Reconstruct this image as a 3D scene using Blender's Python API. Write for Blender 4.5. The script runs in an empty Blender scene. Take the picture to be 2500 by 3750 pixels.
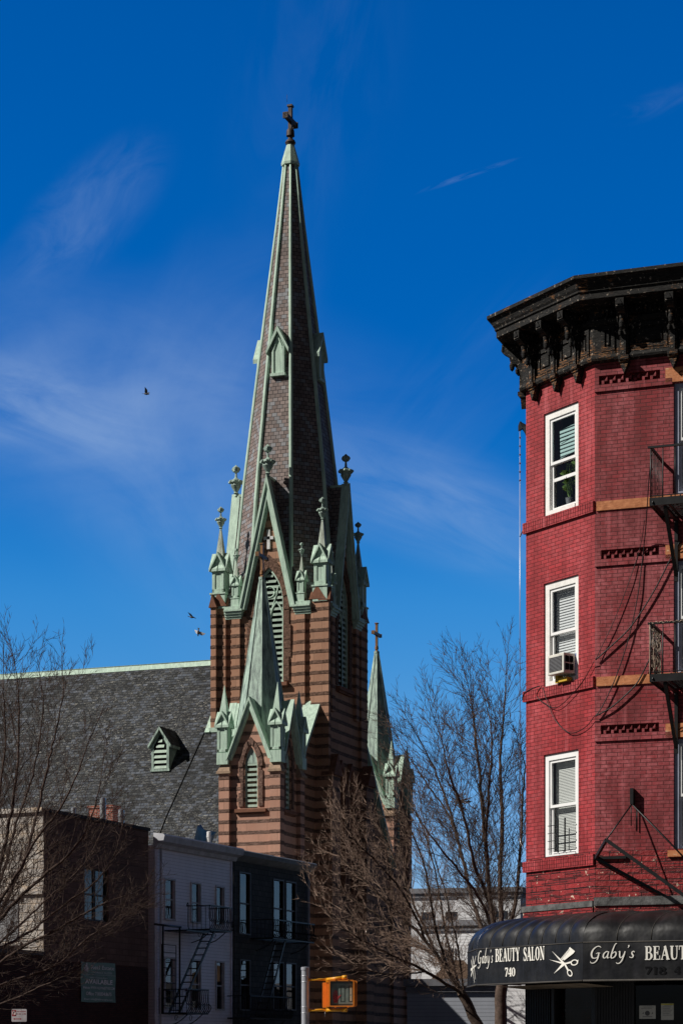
import bpy, bmesh, math, random
from mathutils import Vector, Matrix
R = math.radians
C = bpy.context.scene.collection
SC = bpy.context.scene
# ------------------------------------------------------------------ camera
F_PX, CX, HY, EYE = 8000.0, 1250.0, 3850.0, 1.6      # focal length, centre column, horizon row of the photograph
cam = bpy.data.cameras.new('camera'); camo = bpy.data.objects.new('camera', cam); C.objects.link(camo)
camo.location = (0, 0, EYE); camo.rotation_euler = (R(90), 0, 0)
cam.sensor_fit = 'HORIZONTAL'; cam.sensor_width = 24.0; cam.lens = 24.0*F_PX/2500
cam.shift_y = (HY-1875)/3750.0*1.5
cam.clip_start = 0.5; cam.clip_end = 9000
SC.camera = camo
# ------------------------------------------------------------------ sun and sky
SUN_AZ, SUN_EL = 75, 40          # azimuth to the left of the line back to the camera
S = Vector((-math.sin(R(SUN_AZ))*math.cos(R(SUN_EL)), -math.cos(R(SUN_AZ))*math.cos(R(SUN_EL)), math.sin(R(SUN_EL))))
ld = bpy.data.lights.new('sun', 'SUN'); ld.energy = 5.0; ld.angle = R(0.5); ld.color = (1.0, 0.95, 0.87)
lo = bpy.data.objects.new('sun', ld); C.objects.link(lo); lo.rotation_euler = S.to_track_quat('Z', 'Y').to_euler()
W = bpy.data.worlds.new('World'); SC.world = W; W.use_nodes = True
nt = W.node_tree; nt.nodes.clear()
def wn(t, **k):
    n = nt.nodes.new(t)
    for a, b in k.items(): setattr(n, a, b)
    return n
wo = wn('ShaderNodeOutputWorld'); bg = wn('ShaderNodeBackground'); bg.inputs[1].default_value = 0.055
sky = wn('ShaderNodeTexSky', sky_type='NISHITA'); sky.sun_disc = False
sky.sun_elevation = R(SUN_EL); sky.sun_rotation = math.atan2(S.x, S.y); sky.air_density = 1.0; sky.dust_density = 0.3; sky.ozone_density = 4.0
hs = wn('ShaderNodeHueSaturation'); hs.inputs['Hue'].default_value = 0.512; hs.inputs['Saturation'].default_value = 1.45; hs.inputs['Value'].default_value = 1.0
tc = wn('ShaderNodeTexCoord'); sep = wn('ShaderNodeSeparateXYZ'); nt.links.new(tc.outputs['Generated'], sep.inputs[0])
def wm(op, a, b=None, clamp=False):
    n = wn('ShaderNodeMath', operation=op); n.use_clamp = clamp
    for i, v in enumerate((a, b)):
        if v is None: continue
        if isinstance(v, (int, float)): n.inputs[i].default_value = v
        else: nt.links.new(v, n.inputs[i])
    return n.outputs[0]
U = wm('DIVIDE', sep.outputs[0], wm('MAXIMUM', sep.outputs[1], 0.05)); V = wm('DIVIDE', sep.outputs[2], wm('MAXIMUM', wm('ABSOLUTE', sep.outputs[1]), 0.05))
def wisp(u0, v0, ang, lu, lv, su, sv, seed, lo_, hi_):      # a cirrus streak: stretched noise inside a soft ellipse of sky
    c, s = math.cos(R(ang)), math.sin(R(ang))
    du, dv = wm('SUBTRACT', U, u0), wm('SUBTRACT', V, v0)
    a = wm('ADD', wm('MULTIPLY', du, c), wm('MULTIPLY', dv, s)); b = wm('SUBTRACT', wm('MULTIPLY', dv, c), wm('MULTIPLY', du, s))
    cb = wn('ShaderNodeCombineXYZ'); nt.links.new(wm('MULTIPLY', a, su), cb.inputs[0]); nt.links.new(wm('MULTIPLY', b, sv), cb.inputs[1]); cb.inputs[2].default_value = seed
    n = wn('ShaderNodeTexNoise'); n.inputs['Scale'].default_value = 1; n.inputs['Detail'].default_value = 9; n.inputs['Roughness'].default_value = .6; n.inputs['Distortion'].default_value = .9
    nt.links.new(cb.outputs[0], n.inputs['Vector'])
    r2 = wm('ADD', wm('POWER', wm('DIVIDE', a, lu), 2), wm('POWER', wm('DIVIDE', b, lv), 2))
    m = wm('SUBTRACT', 1, r2, True)
    mr = wn('ShaderNodeMapRange'); mr.inputs[1].default_value = lo_; mr.inputs[2].default_value = hi_
    nt.links.new(n.outputs[0], mr.inputs[0])
    return wm('MULTIPLY', wm('MULTIPLY', m, m), mr.outputs[0])
UV_ = lambda px, py: ((px-CX)/F_PX, (HY-py)/F_PX)
cl = None
for (px, py, ang, lu, lv, su, sv, seed, a_, k_) in [
        (0, 1480, -12, .10, .032, 14, 55, 1.3, .3, .8), (380, 1480, -8, .20, .075, 8, 20, 4.1, .2, .5), (620, 1750, -50, .13, .07, 8, 20, 7.7, .2, .55), (780, 1250, 60, .08, .05, 8, 20, 6.1, .25, .3),
        (1600, 1850, -20, .12, .035, 9, 50, 9.2, .28, .75), (320, 780, 44, .06, .026, 24, 50, 3.3, .35, .42), (1700, 645, 19, .03, .0018, 60, 250, 5.5, .42, .45),
        (1150, 250, 80, .12, .05, 8, 30, 8.1, .4, .10), (1650, 1500, 50, .1, .04, 8, 40, 2.1, .4, .12), (2430, 370, 20, .03, .008, 30, 90, 2.9, .4, .2)]:
    u0, v0 = UV_(px, py)
    w_ = wm('MULTIPLY', wisp(u0, v0, ang, lu, lv, su, sv, seed, a_, .75), k_)
    cl = w_ if cl is None else wm('ADD', cl, w_, True)
# deep polarised winter sky; zenith above the view darkened to weaken fill light
mixc = wn('ShaderNodeMix', data_type='RGBA'); mixc.inputs['B'].default_value = (6.6, 9.2, 13.5, 1)
nt.links.new(sky.outputs[0], hs.inputs['Color'])
gm = wn('ShaderNodeMix', data_type='RGBA', blend_type='MULTIPLY'); gm.inputs['Factor'].default_value = 1
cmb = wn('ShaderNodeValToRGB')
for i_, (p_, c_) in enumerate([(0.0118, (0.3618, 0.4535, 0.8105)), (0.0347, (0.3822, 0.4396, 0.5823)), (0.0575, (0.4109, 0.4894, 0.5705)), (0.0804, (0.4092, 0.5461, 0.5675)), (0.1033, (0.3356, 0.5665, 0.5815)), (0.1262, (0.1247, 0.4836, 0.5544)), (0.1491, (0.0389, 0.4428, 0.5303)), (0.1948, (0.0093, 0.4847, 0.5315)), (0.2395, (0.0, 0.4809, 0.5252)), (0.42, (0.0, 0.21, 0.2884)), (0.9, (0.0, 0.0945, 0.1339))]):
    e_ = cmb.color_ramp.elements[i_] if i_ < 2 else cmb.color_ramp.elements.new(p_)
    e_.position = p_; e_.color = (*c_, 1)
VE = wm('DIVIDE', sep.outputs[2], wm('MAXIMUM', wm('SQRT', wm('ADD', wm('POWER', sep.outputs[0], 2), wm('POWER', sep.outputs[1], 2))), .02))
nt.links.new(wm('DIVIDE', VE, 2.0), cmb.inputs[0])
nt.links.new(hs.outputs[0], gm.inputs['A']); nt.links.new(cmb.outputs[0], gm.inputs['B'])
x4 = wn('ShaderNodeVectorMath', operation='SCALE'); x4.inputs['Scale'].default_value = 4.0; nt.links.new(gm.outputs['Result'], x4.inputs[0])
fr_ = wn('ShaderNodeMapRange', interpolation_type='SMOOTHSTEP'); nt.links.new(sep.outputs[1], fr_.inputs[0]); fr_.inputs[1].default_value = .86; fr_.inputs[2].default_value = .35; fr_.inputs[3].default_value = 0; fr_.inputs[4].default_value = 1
hz_ = wn('ShaderNodeHueSaturation'); hz_.inputs['Saturation'].default_value = .5; hz_.inputs['Value'].default_value = .13; nt.links.new(x4.outputs[0], hz_.inputs['Color'])  # sky outside the view dimmed and greyed to deepen the shadows
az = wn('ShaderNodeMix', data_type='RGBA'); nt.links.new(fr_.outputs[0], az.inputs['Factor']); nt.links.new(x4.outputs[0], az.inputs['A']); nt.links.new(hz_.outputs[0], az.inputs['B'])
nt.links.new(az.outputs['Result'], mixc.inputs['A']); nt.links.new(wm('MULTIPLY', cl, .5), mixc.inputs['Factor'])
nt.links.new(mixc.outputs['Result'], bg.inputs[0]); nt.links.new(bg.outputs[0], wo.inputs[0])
vs = SC.view_settings; vs.view_transform = 'Standard'; vs.look = 'None'; vs.exposure = 0.0; vs.gamma = 1.0
SC.cycles.max_bounces = 5; SC.cycles.transparent_max_bounces = 12

# ------------------------------------------------------------------ helpers
class Fr:                                # a wall's own frame: x to the right along it, y inwards, z up
    def __init__(s, x, y, deg): s.o = Vector((x, y)); s.a = R(deg); s.c, s.s = math.cos(s.a), math.sin(s.a)
    def loc(s, X, Y): dx, dy = X-s.o.x, Y-s.o.y; return (dx*s.c+dy*s.s, -dx*s.s+dy*s.c)
    def wld(s, x, y, z=0): return Vector((s.o.x+x*s.c-y*s.s, s.o.y+x*s.s+y*s.c, z))
    def pix(s, px, py, y=0.0):           # photograph point -> (x, z) on the plane at local y
        D = ((px-CX)/F_PX, 1.0); o = s.loc(0, 0); d = (D[0]*s.c+D[1]*s.s, -D[0]*s.s+D[1]*s.c)
        t = (y-o[1])/d[1]; return (o[0]+t*d[0], EYE+t*(HY-py)/F_PX)
    def pixx(s, px, py, x=0.0):
        D = ((px-CX)/F_PX, 1.0); o = s.loc(0, 0); d = (D[0]*s.c+D[1]*s.s, -D[0]*s.s+D[1]*s.c)
        t = (x-o[0])/d[0]; return (o[1]+t*d[1], EYE+t*(HY-py)/F_PX)
def at(px, py, Y): return Vector(((px-CX)/F_PX*Y, Y, EYE+(HY-py)/F_PX*Y))

class MB:
    def __init__(s): s.v = []; s.f = []; s.m = []; s.sm = []
    def face(s, pts, m=0, sm=False):
        i = len(s.v); s.v += [tuple(p) for p in pts]; s.f.append(tuple(range(i, i+len(pts)))); s.m.append(m); s.sm.append(sm)
    def add(s, vs_, fs, m=0, sm=False):
        i = len(s.v); s.v += [tuple(p) for p in vs_]
        for f in fs: s.f.append(tuple(i+k for k in f)); s.m.append(m); s.sm.append(sm)
    def box(s, x0, x1, y0, y1, z0, z1, m=0):
        v = [(x, y, z) for z in (z0, z1) for y in (y0, y1) for x in (x0, x1)]
        s.add(v, [(0, 2, 3, 1), (4, 5, 7, 6), (0, 1, 5, 4), (2, 6, 7, 3), (0, 4, 6, 2), (1, 3, 7, 5)], m)
    def obox(s, a, b, w, h, m=0):        # a bar from a to b, w wide, h high
        a, b = Vector(a), Vector(b); d = (b-a).normalized()
        up = Vector((0, 0, 1)) if abs(d.z) < .95 else Vector((1, 0, 0))
        sx = d.cross(up).normalized()*w/2; sz = sx.cross(d).normalized()*h/2
        v = [p+i*sx+j*sz for p in (a, b) for i, j in ((-1, -1), (1, -1), (1, 1), (-1, 1))]
        s.add(v, [(0, 1, 2, 3), (7, 6, 5, 4), (0, 4, 5, 1), (1, 5, 6, 2), (2, 6, 7, 3), (3, 7, 4, 0)], m)
    def prism(s, pts, y0, y1, m=0, ax='y'):  # polygon in (x,z) pushed along y (or in (y,z) along x, or (x,y) along z)
        n = len(pts)
        f = {'y': lambda p, t: (p[0], t, p[1]), 'x': lambda p, t: (t, p[0], p[1]), 'z': lambda p, t: (p[0], p[1], t)}[ax]
        v = [f(p, y0) for p in pts]+[f(p, y1) for p in pts]
        s.add(v, [tuple(range(n)), tuple(range(2*n-1, n-1, -1))]+[(i, (i+1) % n, n+(i+1) % n, n+i) for i in range(n)], m)
    def frus(s, n, r0, r1, z0, z1, cx=0, cy=0, m=0, rot=None, cap=True, sm=False):
        rot = math.pi/n if rot is None else rot
        rg = lambda r, z: [(cx+r*math.cos(rot+2*math.pi*i/n), cy+r*math.sin(rot+2*math.pi*i/n), z) for i in range(n)]
        v = rg(r0, z0)+rg(r1, z1)
        s.add(v, [(i, (i+1) % n, n+(i+1) % n, n+i) for i in range(n)], m, sm)
        if cap: s.add(v, [tuple(range(n-1, -1, -1)), tuple(range(n, 2*n))], m)
    def lathe(s, prof, cx=0, cy=0, n=10, m=0, sm=True, rot=0.0):
        for (r0, z0), (r1, z1) in zip(prof, prof[1:]): s.frus(n, max(r0, .001), max(r1, .001), z0, z1, cx, cy, m, rot, False, sm)
    def tube(s, pts, rad, n=6, m=0, sm=True):
        pts = [Vector(p) for p in pts]
        if len(pts) < 2: return
        rad = rad if isinstance(rad, (list, tuple)) else [rad]*len(pts)
        i0 = len(s.v); d = (pts[1]-pts[0]).normalized()
        u = d.cross(Vector((0, 0, 1)) if abs(d.z) < .9 else Vector((1, 0, 0))).normalized()
        for k, p in enumerate(pts):
            if k: d = (pts[min(k+1, len(pts)-1)]-pts[k-1]).normalized()
            u = (u-d*u.dot(d)).normalized(); w = d.cross(u); r = rad[k]
            for j in range(n): a = 2*math.pi*j/n; s.v.append(tuple(p+u*(r*math.cos(a))+w*(r*math.sin(a))))
        for k in range(len(pts)-1):
            for j in range(n):
                a = i0+k*n+j; b = i0+k*n+(j+1) % n; s.f.append((a, b, b+n, a+n)); s.m.append(m); s.sm.append(sm)
        s.f.append(tuple(i0+j for j in range(n))); s.m.append(m); s.sm.append(False)
        e = i0+(len(pts)-1)*n; s.f.append(tuple(e+n-1-j for j in range(n))); s.m.append(m); s.sm.append(False)
    def build(s, name, mats, parent=None, loc=(0, 0, 0), rz=0.0, recalc=True, bevel=0):
        me = bpy.data.meshes.new(name); me.from_pydata(s.v, [], s.f)
        mats = mats if isinstance(mats, (list, tuple)) else [mats]
        for m in mats: me.materials.append(m)
        me.polygons.foreach_set('material_index', s.m); me.polygons.foreach_set('use_smooth', s.sm)
        me.update()
        if recalc:
            bm = bmesh.new(); bm.from_mesh(me); bmesh.ops.recalc_face_normals(bm, faces=bm.faces); bm.to_mesh(me); bm.free()
        uv = me.uv_layers.new(name='UVMap'); vv = me.vertices; out = [0.0]*(2*len(me.loops))
        for p in me.polygons:
            n = p.normal
            if abs(n.z) > .9: t = (1, 0); vert = True
            else:
                l = math.hypot(n.x, n.y) or 1; t = (-n.y/l, n.x/l); vert = False
            for li in p.loop_indices:
                c = vv[me.loops[li].vertex_index].co
                out[2*li] = c.x if vert else c.x*t[0]+c.y*t[1]; out[2*li+1] = c.y if vert else c.z
        uv.data.foreach_set('uv', out)
        o = bpy.data.objects.new(name, me); C.objects.link(o); o.location = loc; o.rotation_euler = (0, 0, rz)
        if parent: o.parent = parent
        if bevel:
            b = o.modifiers.new('bevel', 'BEVEL'); b.width = bevel; b.segments = 2; b.limit_method = 'ANGLE'
        return o
def empty(name, loc=(0, 0, 0), rz=0.0):
    o = bpy.data.objects.new(name, None); C.objects.link(o); o.location = loc; o.rotation_euler = (0, 0, rz); o.empty_display_size = .3; return o
def tag(o, label, cat, group=None, kind=None):
    o['label'] = label; o['category'] = cat
    if group: o['group'] = group
    if kind: o['kind'] = kind
    return o
def copyto(o, parent, loc=None, rz=None):
    c = o.copy(); C.objects.link(c); c.parent = parent
    if loc is not None: c.location = loc
    if rz is not None: c.rotation_euler = (0, 0, rz)
    for ch in list(o.children): copyto(ch, c)
    return c
def wall_holes(mb, x0, x1, z0, z1, holes, y=0.0, depth=.2, m=0, mr=None):   # front face with openings and their reveals
    xs = sorted({x0, x1, *[h[0] for h in holes], *[h[1] for h in holes]}); xs = [x for x in xs if x0 <= x <= x1]
    zs = sorted({z0, z1, *[h[2] for h in holes], *[h[3] for h in holes]}); zs = [z for z in zs if z0 <= z <= z1]
    for a, b in zip(xs, xs[1:]):
        for c, d in zip(zs, zs[1:]):
            mx, mz = (a+b)/2, (c+d)/2
            if any(h[0] < mx < h[1] and h[2] < mz < h[3] for h in holes): continue
            mb.face([(a, y, c), (b, y, c), (b, y, d), (a, y, d)], m)
    mr = m if mr is None else mr
    for h in holes:
        a, b, c, d = h[:4]; e = y+(h[4] if len(h) > 4 else depth)
        mb.face([(a, y, c), (a, y, d), (a, e, d), (a, e, c)], mr); mb.face([(b, y, c), (b, e, c), (b, e, d), (b, y, d)], mr)
        mb.face([(a, y, d), (b, y, d), (b, e, d), (a, e, d)], mr); mb.face([(a, y, c), (a, e, c), (b, e, c), (b, y, c)], mr)
def arch(cx, hw, zs, zspr, zap, n=8):    # pointed arch outline: up the left side, over, down the right
    h = zap-zspr; r = (hw*hw+h*h)/(2*hw); a1 = math.asin(min(1, h/r)); L = [(cx-hw, zs)]
    for i in range(n+1):
        a = a1*i/n; L.append((cx-hw+r-r*math.cos(a), zspr+r*math.sin(a)))
    return L+[(2*cx-x, z) for x, z in reversed(L[:-1])]
def arch_ring(mb, o_, i_, y0, y1, m=0):
    for k in range(len(o_)-1): mb.prism([o_[k], o_[k+1], i_[k+1], i_[k]], y0, y1, m)

# ------------------------------------------------------------------ materials
class Mt:
    def __init__(s, name, rough=.8, spec=.3, metal=0.0):
        s.m = bpy.data.materials.new(name); s.m.use_nodes = True; s.m.use_transparent_shadow = True; s.t = s.m.node_tree; s.b = s.t.nodes['Principled BSDF']
        s.b.inputs['Roughness'].default_value = rough; s.b.inputs['Specular IOR Level'].default_value = spec; s.b.inputs['Metallic'].default_value = metal
        s.c = s.t.nodes.new('ShaderNodeTexCoord'); s.bumps = None
    def n(s, t, **k):
        n = s.t.nodes.new(t)
        for a, b in k.items(): setattr(n, a, b)
        return n
    def L(s, a, b): s.t.links.new(a, b)
    def vec(s, src='UV', sc=(1, 1, 1), loc=(0, 0, 0), rot=(0, 0, 0)):
        n = s.n('ShaderNodeMapping'); s.L(s.c.outputs[src], n.inputs[0]); n.inputs['Scale'].default_value = sc; n.inputs['Location'].default_value = loc; n.inputs['Rotation'].default_value = rot; return n.outputs[0]
    def noise(s, scale=1, det=4, rough=.6, vec=None, dist=0.0):
        n = s.n('ShaderNodeTexNoise'); n.inputs['Scale'].default_value = scale; n.inputs['Detail'].default_value = det; n.inputs['Roughness'].default_value = rough; n.inputs['Distortion'].default_value = dist
        s.L(vec if vec is not None else s.vec('Object'), n.inputs['Vector']); return n.outputs[0]
    def rng(s, v, a, b, c=0.0, d=1.0):
        n = s.n('ShaderNodeMapRange'); s.L(v, n.inputs[0])
        for i, x in zip((1, 2, 3, 4), (a, b, c, d)): n.inputs[i].default_value = x
        return n.outputs[0]
    def math(s, op, a, b=0.0):
        n = s.n('ShaderNodeMath', operation=op)
        for i, x in enumerate((a, b)):
            if isinstance(x, (int, float)): n.inputs[i].default_value = x
            else: s.L(x, n.inputs[i])
        return n.outputs[0]
    def mix(s, f, a, b, bt='MIX'):
        n = s.n('ShaderNodeMix', data_type='RGBA', blend_type=bt)
        for k, x in (('Factor', f), ('A', a), ('B', b)):
            if isinstance(x, (int, float)): n.inputs[k].default_value = x
            elif isinstance(x, tuple): n.inputs[k].default_value = (*x[:3], 1)
            else: s.L(x, n.inputs[k])
        return n.outputs['Result']
    def brick(s, w, h, c1, c2, mo, ms=.01, vec=None, bias=0.0, off=.5, ssm=.1):
        n = s.n('ShaderNodeTexBrick', offset=off); s.L(vec if vec is not None else s.vec(), n.inputs['Vector'])
        n.inputs['Scale'].default_value = 1; n.inputs['Brick Width'].default_value = w; n.inputs['Row Height'].default_value = h
        n.inputs['Mortar Size'].default_value = ms; n.inputs['Mortar Smooth'].default_value = ssm; n.inputs['Bias'].default_value = bias
        for k, c in (('Color1', c1), ('Color2', c2), ('Mortar', mo)): n.inputs[k].default_value = (*c, 1)
        return n.outputs[0], n.outputs[1]
    def bump(s, h, dist=.01, st=1.0):
        n = s.n('ShaderNodeBump'); n.inputs['Distance'].default_value = dist; n.inputs['Strength'].default_value = st; s.L(h, n.inputs['Height'])
        if s.bumps is not None: s.L(s.bumps, n.inputs['Normal'])
        s.bumps = n.outputs[0]; s.L(s.bumps, s.b.inputs['Normal']); return s
    def col(s, c):
        if isinstance(c, tuple): s.b.inputs['Base Color'].default_value = (*c[:3], 1)
        else: s.L(c, s.b.inputs['Base Color'])
        return s
def plain(name, c, rough=.7, spec=.3, metal=0.0, var=.25, sc=3.0, bump=0.0):
    m = Mt(name, rough, spec, metal); n = m.noise(sc, 5)
    m.col(m.mix(m.rng(n, .3, .7), tuple(x*(1-var) for x in c), tuple(min(1, x*(1+var)) for x in c)))
    if bump: m.bump(n, bump)
    return m.m
def m_redbrick(name, base, wash, amt, w=.205, h=.0675, wseed=0):
    m = Mt(name, .62, .35)
    c1 = tuple(x*.78 for x in base); c2 = tuple(x*1.18 for x in base)
    c, f = m.brick(w, h, c1, c2, tuple(x*.34 for x in base), .0062, bias=-.1, ssm=.5)
    big = m.noise(.9, 6, .7, m.vec('Object', (1, 1, .6), (wseed, 0, 0)), .6); fine = m.noise(9, 4, .7)
    k = m.math('MULTIPLY', m.rng(big, .38, .66), m.rng(fine, .32, .62)); k = m.math('MULTIPLY', k, m.rng(f, 0, .6, 1, .15))
    c = m.mix(m.math('MULTIPLY', k, amt), c, wash)
    drk = m.noise(2.3, 5, .6, m.vec('Object', (1, 1, .25), (3, 1, 0))); c = m.mix(m.rng(drk, .46, .66, 0, .65), c, tuple(x*.5 for x in base)); st_ = m.noise(3.2, 4, .6, m.vec('Object', (1.6, 1.6, .12), (9, 4, wseed))); c = m.mix(m.rng(st_, .56, .7, 0, .5), c, wash)
    chip = m.noise(38, 3, .5); c = m.mix(m.rng(chip, .74, .78, 0, .5), c, (.6, .45, .4))
    m.col(c); m.bump(m.math('SUBTRACT', m.math('MULTIPLY', fine, .25), f), .011); return m.m
RED1 = m_redbrick('painted_brick', (.32, .022, .026), (.55, .12, .135), .62)
RED2 = m_redbrick('worn_painted_brick_shade_tint', (.215, .015, .019), (.50, .135, .15), 1.0, wseed=5)  # worn paint; base also darkened for the weaker light on this face
def m_formstone():
    m = Mt('painted_block_facing', .6, .35)
    c, f = m.brick(.42, .105, (.21, .014, .016), (.30, .022, .024), (.035, .006, .007), .0085, off=.37, ssm=.7)
    c2, f2 = m.brick(.8, .045, (1, 1, 1), (.7, .7, .7), (.15, .15, .15), .01, off=.4, vec=m.vec(loc=(.2, .02, 0)))
    sel = m.rng(m.noise(2.2, 0, 0, m.vec('UV', (1.2, 5, 1))), .54, .56); c = m.mix(sel, c, m.mix(1.0, c, c2, 'MULTIPLY'))
    n = m.noise(7, 5, .7); c = m.mix(m.rng(n, .625, .64), c, (.66, .52, .40))
    d = m.noise(3, 4, .6, m.vec('Object', (1, 1, 1), (7, 2, 1))); c = m.mix(m.rng(d, .5, .8, 0, .6), c, (.07, .01, .012))
    m.col(c); m.bump(m.math('SUBTRACT', m.math('MULTIPLY', m.noise(14, 4), .8), f), .03); return m.m
FORM = m_formstone()
def m_brownstone(name, base, band, phase, per=.68, bw=.25):
    m = Mt(name, .9, .15)
    c, f = m.brick(1.35, per, tuple(x*.86 for x in base), tuple(x*1.12 for x in base), tuple(x*.45 for x in base), .012, vec=m.vec(loc=(.3, -phase, 0)), off=.43)
    sp = m.n('ShaderNodeSeparateXYZ'); m.L(m.c.outputs['UV'], sp.inputs[0])
    fr = m.math('FRACT', m.math('DIVIDE', m.math('SUBTRACT', m.math('ADD', sp.outputs[1], 680*per), phase), per))
    big = m.noise(.35, 5, .7); nz = m.noise(6, 5, .75); rough = m.noise(4.5, 6, .8, m.vec('Object', (1, 1, 2.2)))
    edge = m.math('ADD', fr, m.rng(rough, .3, .7, -.03, .03))
    isb = m.math('SUBTRACT', 1.0, m.rng(edge, bw-.015, bw+.015)); 
    c = m.mix(m.rng(nz, .35, .75, 0, .45), c, tuple(x*.66 for x in base)); c = m.mix(m.rng(big, .45, .7, 0, .4), c, (base[0]*.75, base[1]*.6, base[2]*.55))
    bc = m.mix(m.rng(rough, .35, .65), tuple(x*.55 for x in band), tuple(min(1, x*1.7) for x in band))
    m.col(m.mix(isb, c, bc))
    hgt = m.math('ADD', m.math('MULTIPLY', isb, m.math('ADD', m.math('MULTIPLY', rough, 2.2), .3)), m.math('MULTIPLY', nz, .12))
    m.bump(hgt, .09); return m.m
BS_T = m_brownstone('tower_brownstone', (.43, .245, .165), (.185, .115, .085), 27.9-.085, .68, .33)
BS_U = m_brownstone('turret_brownstone', (.54, .315, .235), (.22, .14, .112), 15.28-.085, .66, .32)
def m_rough(name, c):
    m = Mt(name, .95, .1); a = m.noise(5, 6, .8); m.col(m.mix(m.rng(a, .35, .65), tuple(x*.5 for x in c), tuple(x*1.6 for x in c))); m.bump(a, .16); return m.m
ROUGH = m_rough('rock_faced_brownstone', (.175, .105, .078)); ROUGH2 = m_rough('rock_faced_turret_stone', (.20, .125, .10))
CAPST = plain('brownstone_cap', (.20, .095, .062), .9, .15, sc=4, bump=.02)
SAND = plain('weathered_cap_stone', (.34, .24, .17), .9, .15, sc=5, bump=.02)
def m_copper(name, base, dark, amt):
    m = Mt(name, .62, .35); st = m.noise(3.5, 5, .7, m.vec('Object', (1.6, 1.6, .22))); sp = m.noise(14, 4, .7)
    c = m.mix(m.rng(st, .38, .66, 0, amt), base, dark); c = m.mix(m.rng(sp, .5, .75, 0, .3), c, tuple(min(1, x*1.25) for x in base)); m.col(c); m.bump(sp, .012); return m.m
COP = m_copper('verdigris_copper', (.50, .66, .54), (.24, .33, .28), .75)
COPD = m_copper('weathered_verdigris', (.44, .58, .49), (.11, .14, .14), 1.0)
COPW = m_copper('pale_streaked_copper', (.48, .56, .47), (.12, .12, .10), .9)
CROSS = plain('dark_weathered_metal', (.06, .042, .035), .6, .4, .2, .5, 4)
GOLDX = plain('worn_gilded_metal', (.20, .095, .035), .5, .5, .3, .5, 3)
def m_slate(name, w, h, dark, lit, cols, streak, rb=.02):
    m = Mt(name, .7, .25)
    c, f = m.brick(w, h, dark, lit, (.004, .004, .005), .02, bias=-.25, ssm=.3)
    c2, _ = m.brick(w, h, (0, 0, 0), (1, 1, 1), (0, 0, 0), .011, bias=0, vec=m.vec(loc=(w*7, h*12, 0)))
    c = m.mix(m.rng(c2, .6, .9, 0, .9), c, cols)
    st = m.noise(4.6, 6, .78, m.vec('UV', (1.0, 2.6, 1), rot=(0, 0, R(-24))), 1.2); bg_ = m.noise(.13, 4, .6)
    k = m.math('MULTIPLY', m.rng(st, .555, .62), m.rng(bg_, .38, .58, .2, 1)); c = m.mix(m.math('MULTIPLY', k, streak), c, (.29, .28, .25))
    c = m.mix(m.rng(m.noise(.3, 4, .6, m.vec('Object', (2.5, 2.5, .4))), .5, .72, 0, .5), c, tuple(x*.4 for x in dark))
    m.col(c); m.bump(m.math('SUBTRACT', m.math('MULTIPLY', st, .3), f), rb); return m.m
SLATE = m_slate('grey_roof_slate', .36, .19, (.009, .011, .014), (.052, .058, .067), (.078, .092, .12), 1.0)
SPSL = m_slate('purple_spire_slate', .36, .255, (.175, .135, .125), (.315, .245, .225), (.255, .265, .285), .06, .004)
LOUV = m_copper('green_louver_slats', (.44, .56, .46), (.24, .30, .27), .6)
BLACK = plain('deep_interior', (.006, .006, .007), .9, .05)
def m_wood():
    m = Mt('charred_peeling_cornice_paint_glints', .68, .22); g = m.noise(9, 6, .75, m.vec('Object', (1, 1, 7))); b = m.noise(2.6, 5, .65)
    k = m.math('MULTIPLY', m.rng(b, .56, .64), m.rng(g, .50, .58)); c = m.mix(m.rng(g, .42, .62), (.002, .002, .002), (.024, .022, .02))
    c = m.mix(k, c, (.26, .115, .04)); c = m.mix(m.math('MULTIPLY', m.rng(m.noise(17, 3), .62, .68), .85), c, (.32, .27, .22)); m.col(c); m.bump(g, .014); return m.m  # orange bare wood; pale specks are glints put into the colour
WOOD = m_wood()
ORANGE = None
def m_orange():
    m = Mt('peeling_orange_paint', .65, .3); n = m.noise(5, 5, .7, m.vec('Object', (1, 1, 3))); c = m.mix(m.rng(m.noise(12, 4), .35, .7), (.40, .14, .055), (.62, .25, .11))
    c = m.mix(m.rng(n, .62, .66), c, (.66, .5, .33)); c = m.mix(m.rng(m.noise(3, 4, .7), .6, .72), c, (.12, .06, .03)); m.col(c); m.bump(n, .01); return m.m
ORANGE = m_orange()
WHITE = plain('white_vinyl', (.80, .80, .80), .45, .4, var=.06, sc=6)
OLDWH = m_copper('chipped_white_paint', (.82, .81, .79), (.42, .38, .34), .35)
GREYFR = plain('grey_blue_window_trim', (.34, .36, .46), .6, .3, var=.2)
IRON = plain('black_iron', (.012, .012, .013), .45, .5, .3, .5, 8)
VINYL = None
def m_vinyl():
    m = Mt('black_awning_vinyl', .36, .5); st = m.noise(9, 4, .6, m.vec('UV', (1, .12, 1))); d = m.noise(2.5, 5, .6)
    c = m.mix(m.rng(st, .42, .75), (.006, .006, .007), (.014, .014, .017)); c = m.mix(m.rng(d, .6, .85, 0, .5), c, (.03, .027, .024)); m.col(c)
    m.L(m.rng(d, .3, .7, .3, .5), m.b.inputs['Roughness']); m.bump(m.noise(2.2, 3, .5), .02); return m.m
VINYL = m_vinyl()
LETTER = plain('cream_lettering', (.80, .78, .72), .6, .3, var=.08, sc=20)
GHOST = plain('faded_dark_lettering', (.004, .004, .005), .7, .1)
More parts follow.
